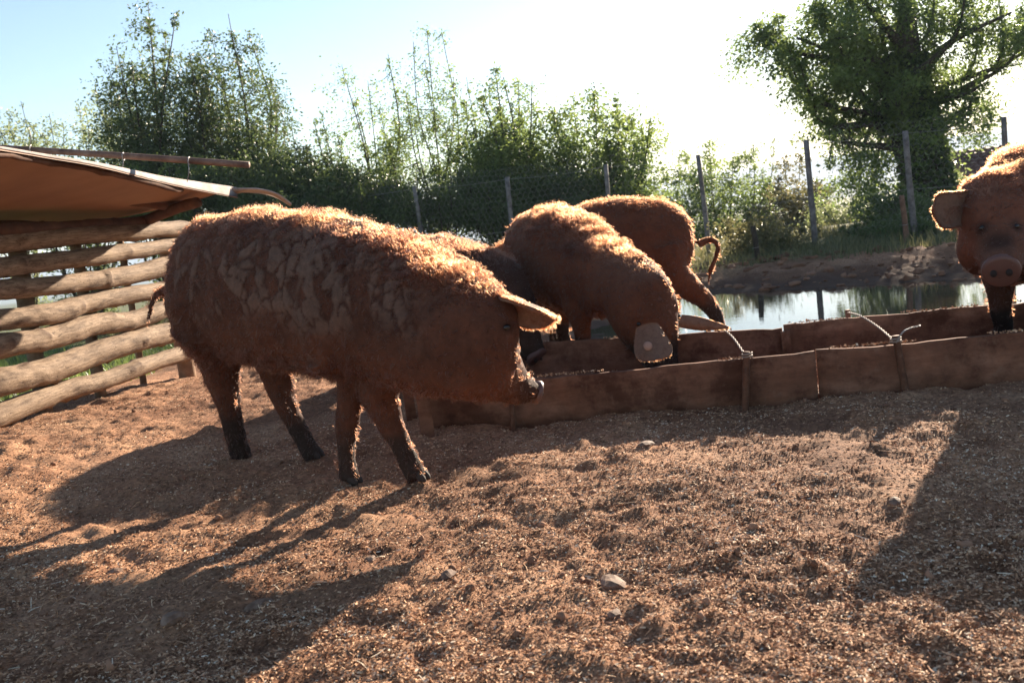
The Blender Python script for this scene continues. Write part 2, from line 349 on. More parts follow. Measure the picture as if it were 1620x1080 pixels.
me = mesh_np('ground', np.stack([X.ravel(), Y.ravel(), Z], 1), Fq)
dd = pond_d(X.ravel(), Y.ravel())
set_attr(me, 'wet', ss(1.5, 0.2, dd) * 0.85 + 0.25 * np.clip(noise2(X.ravel() * 1.3, Y.ravel() * 1.3, 31), 0, 1) * (Y.ravel() < 9))
set_attr(me, 'green', np.clip(ss(10.6, 12.5, Y.ravel() + 0.35 * (X.ravel() - 3) + 0.8 * noise2(X.ravel(), Y.ravel(), 33)) + ss(-3.4, -4.2, X.ravel()), 0, 1))
tag(link('ground', me, M['ground']), kind='structure')
mb = MB(); mb.add([(0.3, 5.6, -0.25), (10.5, 5.6, -0.25), (10.5, 11.5, -0.25), (0.3, 11.5, -0.25)], [(0, 1, 2, 3)])
tag(mb.build('pond_water', M['water'], None, False), kind='structure')

# far hills
hx = np.linspace(-3600, 3600, 160); hy = np.linspace(1500, 3000, 40)
X, Y = np.meshgrid(hx, hy); Xf, Yf = X.ravel(), Y.ravel()
ridge = 62 + 16 * noise2(Xf / 500, Yf / 900, 41) + 6 * noise2(Xf / 140, Yf / 200, 42)
Zh = -26 + ridge * ss(1500, 2100, Yf) * (1 - 0.25 * ss(2300, 3000, Yf))
I = np.arange(len(Xf)).reshape(len(hy), len(hx)); Fq = np.stack([I[:-1, :-1], I[:-1, 1:], I[1:, 1:], I[1:, :-1]], -1).reshape(-1, 4)
tag(link('hills', mesh_np('hills', np.stack([Xf, Yf, Zh], 1), Fq), M['hill']), kind='structure')

# air
def add_haze():
    bpy.ops.mesh.primitive_cube_add(size=1, location=(0, 1600, 10))
    o = bpy.context.object; o.name = 'haze'; o.scale = (7800, 4100, 84)
    o.data.name = 'haze'
    m = bpy.data.materials.new('haze'); m.use_nodes = True; nd = m.node_tree.nodes; nd.remove(nd['Principled BSDF'])
    v = nd.new('ShaderNodeVolumePrincipled'); v.inputs['Color'].default_value = (0.6, 0.76, 1.0, 1); v.inputs['Density'].default_value = 0.00045; v.inputs['Anisotropy'].default_value = 0.1
    m.node_tree.links.new(v.outputs[0], nd['Material Output'].inputs['Volume']); o.data.materials.append(m)
    tag(o, kind='stuff')
add_haze()

# ------------------------------------------------------------------ trees and shrubs
def leaves_vf(C, Dn, L, wr=0.5):
    """C centres (n,3), Dn leaf long directions, L lengths -> rhombic leaves folded along the midrib"""
    n = len(C); r = rng.normal(size=(n, 3)); S = np.cross(Dn, r); S /= np.linalg.norm(S, axis=1)[:, None] + 1e-9
    N = np.cross(Dn, S); L = L[:, None]
    a = C; b = C + Dn * L * 0.5 + S * L * wr * 0.5 + N * L * 0.08; c = C + Dn * L; d = C + Dn * L * 0.5 - S * L * wr * 0.5 + N * L * 0.08
    V = np.stack([a, b, c, d], 1).reshape(-1, 3); F = np.arange(4 * n).reshape(n, 4)
    return V, F
def tree(name, label, cat, base, D, tips, mat, *a, zcap=None, **k):
    return tree_(name, label, cat, base, D, tips, mat, zcap, *a, **k)
def tree_(name, label, cat, base, D, tips, mat, zcap, nleaf=9000, leaf=0.055, R=0.5, trunk_r=0.06, fork=(0.1, 0.5), depth=0.6, sparse=0.0, group=None, taper=0.8, lw=0.5, minr=0.06, low=0.15, fill=0.5, bow=0.3, slope=1.35, clen=240, puff=0.18, gap=-0.16):
    bx = P(base[0], base[1], D); bx = np.array([bx[0], D, gz(bx[0], D) - 0.05])
    root = empty(name, bx, label, cat, group)
    top = max(P(t[0], t[1], D)[2] for t in tips); mt = MB(); C = []; DD = []
    wgt = []
    shoots = []
    axis_top = np.mean([P(t[0], t[1], D) for t in tips], 0)
    for t in tips:
        tp = P(t[0], t[1], D); tp[1] += rng.uniform(-depth, depth)
        tp[:] = P(t[0], t[1], tp[1])
        k = rng.uniform(*fork); st = bx + (axis_top - bx) * k; H = tp[2] - st[2]
        mid = st * 0.5 + tp * 0.5; mid[0] += bow * (tp[0] - st[0]); mid[1] += bow * (tp[1] - st[1]); mid += rng.normal(size=3) * 0.04 * np.linalg.norm(tp - st)
        pts = lerp_path([bx * 0.999 + 0.001 * st, st, mid, tp], 16) if k > 0.03 else lerp_path([bx, mid, tp], 14)
        r0 = trunk_r * rng.uniform(0.45, 0.8)
        V, F = tube_vf(pts, np.linspace(r0, 0.006, len(pts)), 5); mt.add(V, F)
        Rs = (t[2] ** .6 if len(t) > 2 else 1.0) * R * 1.0
        shoots.append((pts, Rs)); wgt.append(np.linalg.norm(tp - bx) * Rs)
    V, F = tube_vf(np.array([bx, bx + (axis_top - bx) * fork[1]]), [trunk_r * 1.15, trunk_r * 0.6], 9); mt.add(V, F)
    wgt = np.array(wgt) / sum(wgt)
    for (pts, Rs), w in zip(shoots, wgt):
        nl = int(nleaf * 0.55 * w); per = 14; nt = max(3, nl // per)
        for _ in range(nt):
            t = low + (1 - low) * rng.random() ** 1.1; q = pts[int(t * (len(pts) - 1))] if t < 1 else pts[-1]
            f = t * (len(pts) - 1); i = min(int(f), len(pts) - 2); q = pts[i] + (pts[i + 1] - pts[i]) * (f - i); T = nrm(pts[i + 1] - pts[i])
            if rng.random() < fill and t < .86:
                o_ = shoots[rng.integers(len(shoots))][0]; g_ = min(.86, t * rng.uniform(.8, 1.05)) * (len(o_) - 1); j = min(int(g_), len(o_) - 2); q2 = o_[j] + (o_[j + 1] - o_[j]) * (g_ - j)
                if np.linalg.norm(q2 - q) < 1.9 * R + .8: q = q + (q2 - q) * rng.random(); T = nrm(T + rng.normal(size=3) * .5)
            rl = max(minr, Rs * (1 - t ** (2.2 - taper)) ** .9) * rng.uniform(0.35, 1.15)
            d = rng.normal(size=3); d -= T * (d @ T); d = nrm(nrm(d) + T * rng.uniform(0.1, 0.9) + np.array([0, 0, rng.uniform(-0.35, 0.3)]))
            tt = np.sort(rng.random(per)) * 0.85 + 0.15
            pp = q + np.outer(tt * rl, d); pp[:, 2] -= 0.25 * rl * tt ** 2 * rng.random()
            if rl > 0.15 and rng.random() < 0.35:
                V, F = tube_vf(np.array([q, q + d * rl * 0.9]), [0.006, 0.002], 3, False); mt.add(V, F)
            C.append(pp + rng.normal(size=(per, 3)) * leaf * 0.55); dn = d + rng.normal(size=(per, 3)) * 0.75; DD.append(dn / np.linalg.norm(dn, axis=1)[:, None])
    # leaf clumps that fill the crown below each leading shoot
    cones = []
    for t in tips:
        s_ = t[2] if len(t) > 2 else 1.0; cl = max(30, min(clen * (.6 + .4 * s_), base[1] - t[1])); cones.append((t[0], t[1], slope / s_ ** .65, cl))
    aw = np.array([c[3] ** 2 / c[2] for c in cones]); aw /= aw.sum(); npf = int(nleaf * 1.75 / 34); allp = np.concatenate([sh[0][3:] for sh in shoots])
    xs_ = [t[0] for t in tips]; hw_ = (max(xs_) - min(xs_)) / 2 + 20; xc_ = (max(xs_) + min(xs_)) / 2
    for ci in rng.choice(len(cones), npf, p=aw):
        tx, ty, sl_, cl = cones[ci]; dy = cl * rng.random() ** .62; xx = tx + (base[0] - tx) * (dy / max(60, base[1] - ty)) * .45 + rng.uniform(-1, 1) * (min(dy / sl_, 70) + 6); yy = ty + dy
        rd = min(hw_ * D / 1500, 1.4) * sqrt(max(.08, 1 - ((xx - xc_) / hw_) ** 2)); c_ = P(xx, yy, D + rng.uniform(-1, 1) * rd * min(1, dy / 70 + .15))
        if noise3(c_[None] * 1.9, 23)[0] < gap: continue
        j = np.argmin(((allp - c_) ** 2).sum(1)); a_ = allp[j]; dr = nrm(c_ - a_ + rng.normal(size=3) * .1)
        if rng.random() < .3 and np.linalg.norm(c_ - a_) < 1.3: V, F = tube_vf(np.array([a_, (a_ + c_) / 2 + [0, 0, -.03], c_]), [0.008, 0.005, .002], 3, False); mt.add(V, F)
        k_ = rng.integers(22, 46); r_ = puff * rng.uniform(.5, 1.3); g3 = rng.normal(size=(k_, 3)) * [1, 1, .7]; C.append(c_ + g3 * r_ * .62 + np.outer(rng.uniform(-.8, .8, k_), dr) * r_)
        dn = g3 * .5 + dr * .5 + rng.normal(size=(k_, 3)) * .6 - [0, 0, .25]; DD.append(dn / np.linalg.norm(dn, axis=1)[:, None])
    C = np.concatenate(C); DD = np.concatenate(DD)
    if zcap is not None: keep = C[:, 2] < zcap(C); C, DD = C[keep], DD[keep]
    if sparse > 0:
        keep = noise3(C * 2.4, 17) > -1 + 2 * sparse; C, DD = C[keep], DD[keep]
    L = leaf * rng.uniform(0.6, 1.3, len(C)); V, F = leaves_vf(C, DD, L, lw)
    me = mesh_np('crown', V, F); rv = np.clip(0.5 + 0.45 * noise3(C * 1.6, 19) + rng.normal(size=len(C)) * 0.18, 0, 1)
    set_attr(me, 'rnd', np.repeat(rv, 4))
    link('crown', me, M[mat], root, False); mt.build('trunk', M['bark'], root)
    return root
def fan(x0, x1, y0, n, dy=25, seed=0):
    r = np.random.default_rng(seed); return [(float(x), float(y0 + r.uniform(-dy, dy) + 0.0006 * (x - (x0 + x1) / 2) ** 2 * 2)) for x in np.linspace(x0, x1, n)]
BG = 'trees behind the wire fence'
tree('oak_tree', 'tall dark oak with ragged upright shoots behind the shelter roof, left of its twin', 'tree', (240, 330), 17,
     [(234, 6, .6), (208, 95, .8), (184, 74, .45), (262, 55, .7), (279, 18, .5), (181, 132, .6), (300, 85, .8), (200, 190, 1), (190, 235, 1), (290, 160, 1), (245, 130, 1.1), (225, 190, 1.1)], 'leaf_dark', 19000, 0.062, 0.55, 0.09, group=BG)
tree('oak_tree', 'tall dark oak with two thin top shoots, right-hand one of the pair behind the shelter', 'tree', (345, 335), 17.4,
     [(334, 52, .5), (361, 22, .35), (394, 55, .6), (376, 85, .8), (428, 118, .7), (437, 165, .8), (345, 110, 1), (316, 90, .6), (450, 210, .9), (330, 190, 1.1), (400, 190, 1.1), (370, 150, 1.1)], 'leaf_dark', 19000, 0.062, 0.55, 0.09, group=BG)
tree('young_tree', 'pale young tree at the far left edge above the shelter roof', 'tree', (20, 330), 21,
     [(33, 160, .5), (14, 190), (52, 198), (-14, 170), (-30, 200), (-6, 205), (40, 220)], 'leaf_pale', 8000, 0.06, 0.55, 0.05, group=BG)
tree('young_tree', 'pale young tree with a forked top between far left edge and the tall oaks', 'tree', (130, 330), 20,
     [(152, 143, .5), (124, 165, .5), (100, 195), (78, 180, .6), (168, 185, .8), (190, 190, .6), (140, 205), (70, 215), (178, 220)], 'leaf_pale', 9500, 0.06, 0.5, 0.05, group=BG)
tree('leafy_tree', 'low dark tree filling the gap right of the tall oaks', 'tree', (470, 350), 16.5,
     [(462, 205, .7), (485, 232, .8), (518, 240, .8), (425, 225), (546, 262, .8), (400, 240), (500, 255), (440, 250), (470, 262), (530, 285)], 'leaf_dark', 13000, 0.062, 0.55, 0.06, group=BG)
tree('leafy_tree', 'thin open tree with slender curved shoots left of the tallest slim leader', 'tree', (575, 350), 17.5,
     [(541, 105, .4), (582, 128, .45), (614, 86, .35), (509, 185, .5), (562, 165, .8), (496, 190, .4), (600, 170, .9), (625, 185, .8), (535, 215, 1), (580, 230, 1.1), (615, 230, 1.1), (555, 260, 1), (600, 270, 1)], 'leaf_mid', 13000, 0.055, 0.5, 0.05, group=BG, sparse=0.18)
tree('slender_tree', 'slender sparse tree with one tall leader reaching above its neighbours', 'tree', (690, 350), 17,
     [(675, 46, .38), (699, 52, .2), (654, 66, .2), (672, 95, .4), (643, 150, .6), (718, 122, .35), (738, 122, .35), (738, 160, .5), (655, 195, .9), (705, 205, .9), (740, 215, .7), (680, 240, 1)], 'leaf_mid', 11000, 0.05, 0.45, 0.035, group=BG, sparse=0.2, minr=0.08)
tree('leafy_tree', 'dense green tree with pointed leaf tips left of the wide low one', 'tree', (800, 360), 16.3,
     [(783, 108, .35), (797, 122, .4), (820, 128, .4), (842, 128, .4), (762, 155, .8), (745, 190, .8), (852, 175, .8), (820, 175, 1.1), (790, 170, 1.2), (738, 245, 1), (770, 230, 1.2), (840, 235, 1.2), (800, 250, 1.2)], 'leaf_mid', 17000, 0.068, 0.55, 0.07, group=BG, lw=0.42)
tree('leafy_tree', 'wide green tree whose boughs reach right over the distant hills', 'tree', (925, 360), 16,
     [(940, 145, .7), (906, 155, .6), (977, 162, .7), (1003, 178, .55), (1030, 184, .4), (872, 168, .6), (1022, 268, .5), (1008, 222, .6), (962, 225, 1), (905, 225, 1.1), (880, 260, 1.1), (940, 270, 1.2), (985, 275, 1)], 'leaf_mid', 16000, 0.07, 0.55, 0.07, group=BG)
SH = 'shrubs along the wire fence'
for i, (x0, x1, y, D, mt, lab) in enumerate([
    (395, 520, 285, 15.6, 'leaf_dark', 'dark shrub low behind the rump of the muddy front pig'),
    (505, 625, 280, 15.6, 'leaf_dark', 'dark shrub behind the fence under the thin open tree'),
    (610, 740, 290, 15.4, 'leaf_dark', 'dark shrub behind the fence under the slender tree with tall leader'),
    (725, 850, 285, 15.3, 'leaf_dark', 'dark shrub right behind the grey fence post left of the feeding pigs'),
    (840, 990, 285, 15.4, 'leaf_dark', 'dark shrub just above the backs of the two feeding pigs'),
    (180, 320, 265, 16.0, 'leaf_mid', 'green shrub seen between the log wall and the pipe over the roof'),
    (40, 190, 300, 15.5, 'leaf_mid', 'green shrub behind the log wall at the left'),
    (300, 420, 270, 15.6, 'leaf_dark', 'dark shrub behind the curled end of the roof sheet')]):
    tree('shrub', lab, 'shrub', ((x0 + x1) / 2, 350), D, fan(x0, x1, y, 9, 22, i), mt, 11000, 0.06, 0.6, 0.04, (0.0, 0.15), 0.8, 0.0, SH, 0.6, low=0.1)
tree('shrub', 'open shrub with leaning shoots between the pig with raised tail and the middle post', 'shrub', (1150, 395), 24,
     [(1121, 224, .4), (1082, 240, .6), (1048, 268, .7), (1192, 228, .45), (1226, 218, .4), (1160, 248, .8), (1022, 300, .6), (1100, 280, 1), (1205, 270, .9), (1060, 320, 1), (1140, 300, 1), (1180, 310, 1)], 'leaf_mid', 15000, 0.085, 0.75, 0.05, (0.0, 0.2), group=SH, sparse=0.1)
tree('shrub', 'olive-green shrub around the foot of the tall dark fence post', 'shrub', (1260, 395), 23,
     [(1244, 245, .6), (1266, 248, .6), (1290, 285, .6), (1312, 292, .5), (1232, 280), (1255, 300), (1285, 320)], 'leaf_olive', 9500, 0.085, 0.7, 0.04, (0.0, 0.2), group=SH, sparse=0.1)
tree('shrub', 'low bramble between the tall dark post and the thick-trunked tree', 'shrub', (1340, 400), 19, fan(1285, 1400, 325, 9, 12, 31), 'leaf_pale', 8000, 0.06, 0.5, 0.03, (0.0, 0.1), group=SH, low=0.05)
tree('shrub', 'dark bramble at the foot of the thick-trunked tree', 'shrub', (1450, 390), 13.5, fan(1380, 1530, 312, 10, 12, 32), 'leaf_dark', 11000, 0.05, 0.45, 0.03, (0.0, 0.1), group=SH, low=0.05)
tree('shrub', 'bright green bush in front of the tiled roof', 'shrub', (1530, 380), 16.5, [(1492, 262), (1508, 268), (1530, 288), (1565, 305), (1485, 285), (1515, 290), (1550, 305)], 'leaf_pale', 9000, 0.05, 0.45, 0.03, (0.0, 0.1), group=SH)
tree('shrub', 'low brown-green bramble beside the short dark stake', 'shrub', (1215, 410), 12.9, fan(1150, 1290, 352, 8, 8, 34), 'leaf_olive', 7000, 0.045, 0.3, 0.02, (0.0, 0.1), group=SH, low=0.05)
tree('shrub', 'low green bramble beside the short brown stake', 'shrub', (1420, 400), 12.2, fan(1330, 1540, 352, 10, 8, 35), 'leaf_dark', 9000, 0.045, 0.3, 0.02, (0.0, 0.1), group=SH, low=0.05)
# the great tree at the right
root = tree('broad_tree', 'broad old tree with a thick ivy-grown trunk and overhanging crown at the right', 'tree', (1462, 360), 16,
     [(1195, 40, .7), (1230, 20, .9), (1290, 5, 1), (1245, 65, .7), (1340, -30, 1.1), (1320, 60, 1), (1265, 100, .5), (1390, -35, 1.1), (1370, 50, 1.1), (1430, -30, 1.1), (1420, 40, 1.2),
      (1480, -40, 1.1), (1470, 60, 1.2), (1530, -30, 1.1), (1580, -10, .6), (1615, 10, .6), (1550, 40, .7), (1640, -10, .9),
      (1285, 150, .55), (1330, 130, 1), (1310, 190, .5), (1370, 180, 1), (1420, 170, 1.1), (1340, 225, .7), (1500, 150, 1), (1540, 150, .6), (1560, 130, .35), (1310, 260, .6), (1350, 290, .7), (1390, 260, .9), (1440, 250, 1)],
     'leaf_mid', 60000, 0.065, 0.6, 0.12, (0.45, 0.95), 0.9, 0.12, low=0.3, taper=0.45, minr=0.12, slope=.95, clen=85, puff=.18, gap=.12, zcap=lambda c: 5.2 - 1.0 * ss(8, 10, c[:, 0]) + .25 * noise3(c * 2, 4))
mb = MB(); b = P(1466, 345, 16)
pts = [[b[0] + .1, 16, gz(b[0], 16) - .1], P(1462, 250, 16), P(1446, 150, 16.1), P(1436, 60, 16), P(1434, -5, 16)]
pts = lerp_path(pts, 24); V, F = tube_vf(pts, np.interp(np.linspace(0, 1, 24), [0, .2, .6, 1], [.5, .32, .2, .12]), 16)
V = V + 0.05 * noise3(V * 4, 3)[:, None]; mb.add(V, F)
for s in [[(1462, 240), (1400, 232), (1330, 226)], [(1450, 170), (1380, 110), (1260, 60)], [(1445, 140), (1500, 70), (1600, 20)], [(1462, 230), (1500, 190), (1540, 165)], [(1440, 90), (1390, 30), (1350, -20)]]:
    q = lerp_path([P(a, c, 16 + rng.uniform(-.1, .1)) for a, c in s], 10); V, F = tube_vf(q, np.linspace(0.1, 0.02, 10), 7); mb.add(V, F)
mb.build('bough', M['bark'], root)
# ivy on the trunk
n = 7000; t = rng.random(n) ** 1.0 * 0.7; i = (t * 23).astype(int); a = rng.uniform(0, 2 * pi, n); rr = np.interp(t, [0, .3, 1], [.46, .3, .1]) * (0.9 + 0.35 * rng.random(n))
C = pts[i] + np.stack([np.cos(a) * rr, np.sin(a) * rr, rng.uniform(-.1, .1, n)], 1)
dn = np.stack([np.cos(a), np.sin(a), -0.8 * np.ones(n)], 1) + rng.normal(size=(n, 3)) * .5; dn /= np.linalg.norm(dn, axis=1)[:, None]
V, F = leaves_vf(C, dn, rng.uniform(.05, .1, n), .8); me = mesh_np('ivy', V, F); set_attr(me, 'rnd', np.repeat(np.clip(rng.normal(.4, .25, n), 0, 1), 4))
link('ivy', me, M['leaf_dark'], root, False)

# grass tufts on the far bank
def blades(name, X0, Y0, hgt, mat, wd=0.006):
    n = len(X0); Zb = ground_z(X0, Y0) - 0.01; B = np.stack([X0, Y0, Zb], 1); a = rng.uniform(0, 2 * pi, n); lean = rng.uniform(0, .6, n)
    d = np.stack([np.cos(a) * lean, np.sin(a) * lean, np.ones(n)], 1); s = np.stack([-np.sin(a), np.cos(a), np.zeros(n)], 1) * wd
    m1 = B + d * hgt[:, None] * .55; d2 = d + np.stack([np.cos(a), np.sin(a), np.zeros(n)], 1) * .3; tp = B + d2 * hgt[:, None]
    V = np.stack([B - s, B + s, m1 + s * .7, m1 - s * .7, tp + s * .1, tp - s * .1], 1).reshape(-1, 3); k = np.arange(n)[:, None] * 6
    F = np.concatenate([k + np.array([0, 1, 2, 3]), k + np.array([3, 2, 4, 5])]); me = mesh_np(name, V, F); set_attr(me, 'rnd', np.repeat(rng.random(n), 6))
    return tag(link(name, me, M[mat], None, False), kind='stuff')
n = 34000; X0 = rng.uniform(-6, 9, n); Y0 = rng.uniform(9.8, 16, n); dd = pond_d(X0, Y0) + 0.5 * noise2(X0 * 1.2, Y0 * 1.2, 51)
k = (dd > 1.15) & (Y0 + .35 * (X0 - 3) > 10.6) & (noise2(X0 * .9, Y0 * .9, 52) > -.5); X0, Y0 = X0[k], Y0[k]
tag(blades('grass', X0, Y0, rng.uniform(.04, .17, len(X0)) * (0.6 + 0.8 * rng.random(len(X0))), 'leaf_olive'), 'tufty green grass on the far bank of the pond', 'grass')
n = 26000; X0 = rng.uniform(-9, -3.3, n); Y0 = rng.uniform(4.5, 12, n)
tag(blades('meadow_grass', X0, Y0, rng.uniform(.05, .25, n), 'leaf_mid'), 'meadow grass behind the log wall', 'grass')

# ------------------------------------------------------------------ wire fence with posts
fence = empty('wire_fence', P(1275, 300, 13) * [1, 1, 0], 'hexagonal wire fence on thin grey posts behind the pond and trees', 'fence')
PT = [(352, 330, 16.2), (503, 313, 15.4), (655, 295, 14.7), (802, 280, 14.1), (958, 260, 13.6), (1104, 245, 13.1), (1275, 222, 12.5), (1432, 207, 11.9), (1588, 185, 11.2), (1760, 165, 10.6)]
tops = []
for px, py, D in PT:
    t = P(px, py, D); b = np.array([t[0] + rng.uniform(-.03, .05), D, gz(t[0], D) - .1]); tops.append((t, b))
    r_ = 0.032 * (1.15 if px in (1275, 1432, 802) else 1)
    V, F = tube_vf(lerp_path([b, (b + t) / 2 + rng.normal(size=3) * .008, t], 6), [r_ * 1.1] * 3 + [r_] * 3, 7); MB().add(V, F).build('post', M['post'], fence)
mb = MB()
for (t0, b0), (t1, b1) in zip(tops[:-1], tops[1:]):
    L = np.linalg.norm(t1 - t0); c = 0.085; nx_ = int(L / c); hh = 1.35; nz_ = int(hh / (c * .866))
    u = (t1 - t0) / L
    def W(s, z):
        f = s / L; b = b0 * (1 - f) + b1 * f; t = t0 * (1 - f) + t1 * f; q = b + (t - b) * ((z + .12) / 1.5); q = q + np.array([0, .012 * sin(s * 9 + z * 11), .02 * sin(s * 2.1)]); return q
    for j in range(nz_ + 1):
        o = (j % 2) * .5
        for i in range(nx_ + 1):
            x0 = (i + o) * c; z0 = j * c * .866 + .1
            if x0 > L: continue
            p0 = W(x0, z0); p1 = W(x0, z0 + c * .42)
            segs = [(p0, p1), (p1, W(min(L, x0 + c * .5), z0 + c * .866)), (p1, W(max(0, x0 - c * .5), z0 + c * .866))]
            for a_, b_ in segs:
                w = .0011
                mb.add([a_ + [0, 0, w], a_ + [w, w, -w], a_ - [w, w, w], b_ + [0, 0, w], b_ + [w, w, -w], b_ - [w, w, w]], [(0, 1, 4, 3), (1, 2, 5, 4), (2, 0, 3, 5)])
    for zf in (.98, .5):
        q = np.array([(b0 + (t0 - b0) * zf) * (1 - f) + (b1 + (t1 - b1) * zf) * f - [0, 0, .03 * sin(pi * f)] for f in np.linspace(0, 1, 7)]); V, F = tube_vf(q, .002, 4); mb.add(V, F)
tag(mb.build('hexagonal_mesh', M['wire'], fence), kind='stuff')
for (x0, y0, x1, y1, D, mt, r_, lab) in [(1191, 358, 1197, 425, 11.6, 'bark', .035, 'short dark stake on the pond bank left of the tall post'), (1426, 309, 1432, 388, 11.3, 'stake', .035, 'short reddish-brown stake on the bank before the thick-trunked tree')]:
    t = P(x0, y0, D); b = np.array([t[0] + .02, D, gz(t[0], D) - .08]); root = empty('stake', b + [0, 0, .08], lab, 'stake', 'short stakes on the pond bank')
    V, F = tube_vf(lerp_path([b, (t + b) / 2 + [.01, 0, 0], t], 8), [r_, r_, r_, r_ * .95, r_, r_ * .9, r_ * .9, r_ * .85], 9); V += .004 * noise3(V * 30, 2)[:, None]; MB().add(V, F).build('shaft', M[mt], root)
    q = b + (t - b) * .45; a = np.linspace(0, 2 * pi, 14); V, F = tube_vf(np.stack([q[0] + np.cos(a) * (r_ + .003), q[1] + np.sin(a) * (r_ + .003), q[2] + a * .002], 1), .003, 5); MB().add(V, F).build('wire_loop', M['wire'], root)

# ------------------------------------------------------------------ farm building beyond the fence
A = P(1500, 243, 25); Bq = A + np.array([9, -1.2, 0.0]); slope = np.array([-.5, -3.2, -1.3])
house = empty('farm_building', [A[0] + 4, 24, -2], 'long low farm building with a red-brown clay tile roof at the right edge', 'building')
u = nrm(Bq - A); s = nrm(slope); nn = nrm(np.cross(u, s)); nn = nn if nn[2] > 0 else -nn
th = .12; e = [A, Bq, Bq + slope, A + slope]; back = [A + [.5, 3.2, -1.3], Bq + [.5, 3.2, -1.3]]
mb = MB(); V = e + [q - nn * th for q in e]; mb.add(V, [(0, 1, 2, 3), (7, 6, 5, 4), (0, 3, 7, 4), (1, 5, 6, 2), (3, 2, 6, 7)])
V = [A, Bq, back[1], back[0], A - [0, 0, th], Bq - [0, 0, th], back[1] - [0, 0, th], back[0] - [0, 0, th]]; mb.add(V, [(0, 3, 2, 1), (4, 5, 6, 7), (0, 4, 7, 3), (1, 2, 6, 5), (3, 7, 6, 2)])
mb.build('roof', M['tile'], house, False)
mb = MB(); Ls = np.linalg.norm(slope)
for r_ in range(16):
    for c_ in range(44):
        o = A + u * (c_ * .205) + s * (r_ * Ls / 16) + nn * (.012); a = np.linspace(0, pi, 4)
        v0 = [o + u * (.1 - .09 * cos(t)) + nn * (.055 * sin(t)) for t in a]; v1 = [o + s * (Ls / 16 * 1.1) + u * (.1 - .1 * cos(t)) + nn * (.075 * sin(t) + .02) for t in a]
        mb.add(v0 + v1, [(0, 1, 5, 4), (1, 2, 6, 5), (2, 3, 7, 6), (4, 5, 6, 7)])
tag(mb.build('roof_tiles', M['tile'], house, False), kind='stuff')
for a_, b_, nm in [(e[3], e[2], 0), (back[0], back[1], 1), (e[3], back[0], 2), (e[2], back[1], 3)]:
    a2 = a_ + (np.mean(e + back, 0) - a_) * [.06, .12, 0]; b2 = b_ + (np.mean(e + back, 0) - b_) * [.06, .12, 0]; a2[2] = b2[2] = a_[2] - .02; zb = -3.2
    d = nrm(np.cross(b2 - a2, [0, 0, 1])) * .12
    mb = MB(); mb.add([a2, b2, b2 + d, a2 + d] + [np.array([q[0], q[1], zb]) for q in (a2, b2, b2 + d, a2 + d)], [(0, 1, 2, 3), (7, 6, 5, 4), (0, 4, 5, 1), (1, 5, 6, 2), (2, 6, 7, 3), (3, 7, 4, 0)]); mb.build('wall', M['plaster'], house, False)

# ------------------------------------------------------------------ log wall at the left
W0 = G(0, 674, 0.045); W1 = G(297, 597, -0.085)
wd_ = nrm([W1[0] - W0[0], W1[1] - W0[1], 0]); wn_ = np.array([wd_[1], -wd_[0], 0])      # wn_ faces the pen
def wallP(px, py, off=0.0):
    d = ray(px, py); o = W0 * [1, 1, 0] + wn_ * off; t = ((o - CAM) @ wn_) / (d @ wn_); return CAM + d * t
wall = empty('log_wall', W0 * [1, 1, 0], 'wall of stacked peeled logs under the shelter roof at the left', 'log wall')
LOGS = [([(-70, 366), (60, 362), (150, 356), (235, 351)], [10, 10, 9, 8], 'beam'),
        ([(-70, 392), (0, 384), (140, 372), (296, 361)], [17, 16, 14, 12], 'log'),
        ([(-70, 430), (0, 423), (140, 407), (285, 386)], [17, 16, 14, 11], 'log'),
        ([(-70, 470), (0, 459), (110, 449), (190, 438), (279, 418)], [17, 16, 15, 15, 14], 'log'),
        ([(-70, 512), (0, 506), (80, 496), (162, 474), (272, 456)], [18, 17, 17, 15, 12], 'log'),
        ([(-70, 566), (0, 548), (80, 534), (153, 513), (210, 507), (275, 482)], [22, 20, 18, 17, 15, 13], 'log'),
        ([(-70, 622), (0, 605), (80, 585), (162, 556), (230, 535), (292, 520)], [23, 22, 21, 19, 17, 15], 'log'),
        ([(-70, 682), (0, 656), (93, 621), (160, 603), (230, 577), (306, 554)], [19, 19, 16, 15, 13, 12], 'log')]
for li, (pts, rr, mt) in enumerate(LOGS):
    W3 = np.array([wallP(a, b) for a, b in pts]); dist = np.array([np.linalg.norm(q[:2]) for q in W3])
    rad = np.array(rr) * W3[:, 1] / 1500 * 1.02
    pp = lerp_path(W3, 70); rd = np.interp(np.linspace(0, 1, 70), np.linspace(0, 1, len(rad)), rad)
    s_ = np.linspace(0, 1, 70); pp = pp + wn_ * (0.012 * np.sin(s_ * 9 + li))[:, None]
    V, F = tube_vf(pp, rd, 22); ctr = np.repeat(pp, 22, 0); th_ = np.tile(np.linspace(0, 2 * pi, 22, endpoint=False), 70); LP = np.stack([np.repeat(s_ * 4, 22) + li * 7, np.cos(th_) * .06, np.sin(th_) * .06], 1); dv = V - ctr; rl = np.linalg.norm(dv, axis=1)
    kd = np.zeros(len(V)); k = 1 + 0.10 * noise3(V * 7 + li * 5, 1) + 0.05 * noise3(V * [20, 20, 20] + li, 2)
    for _ in range(9):    # knots
        kc = V[rng.integers(len(V))]; g_ = np.exp(-(np.linalg.norm(V - kc, axis=1) / 0.026) ** 2); k += 0.22 * g_; kd = np.maximum(kd, g_)
    V = ctr + dv * k[:, None]
    o = MB().add(V, F).build('log', [M[mt], M['log_end']], wall)
    set_attr(o.data, 'lp', LP); set_attr(o.data, 'knot', kd)
    for p_ in o.data.polygons:
        if len(p_.vertices) > 4: p_.material_index = 1; p_.use_smooth = False
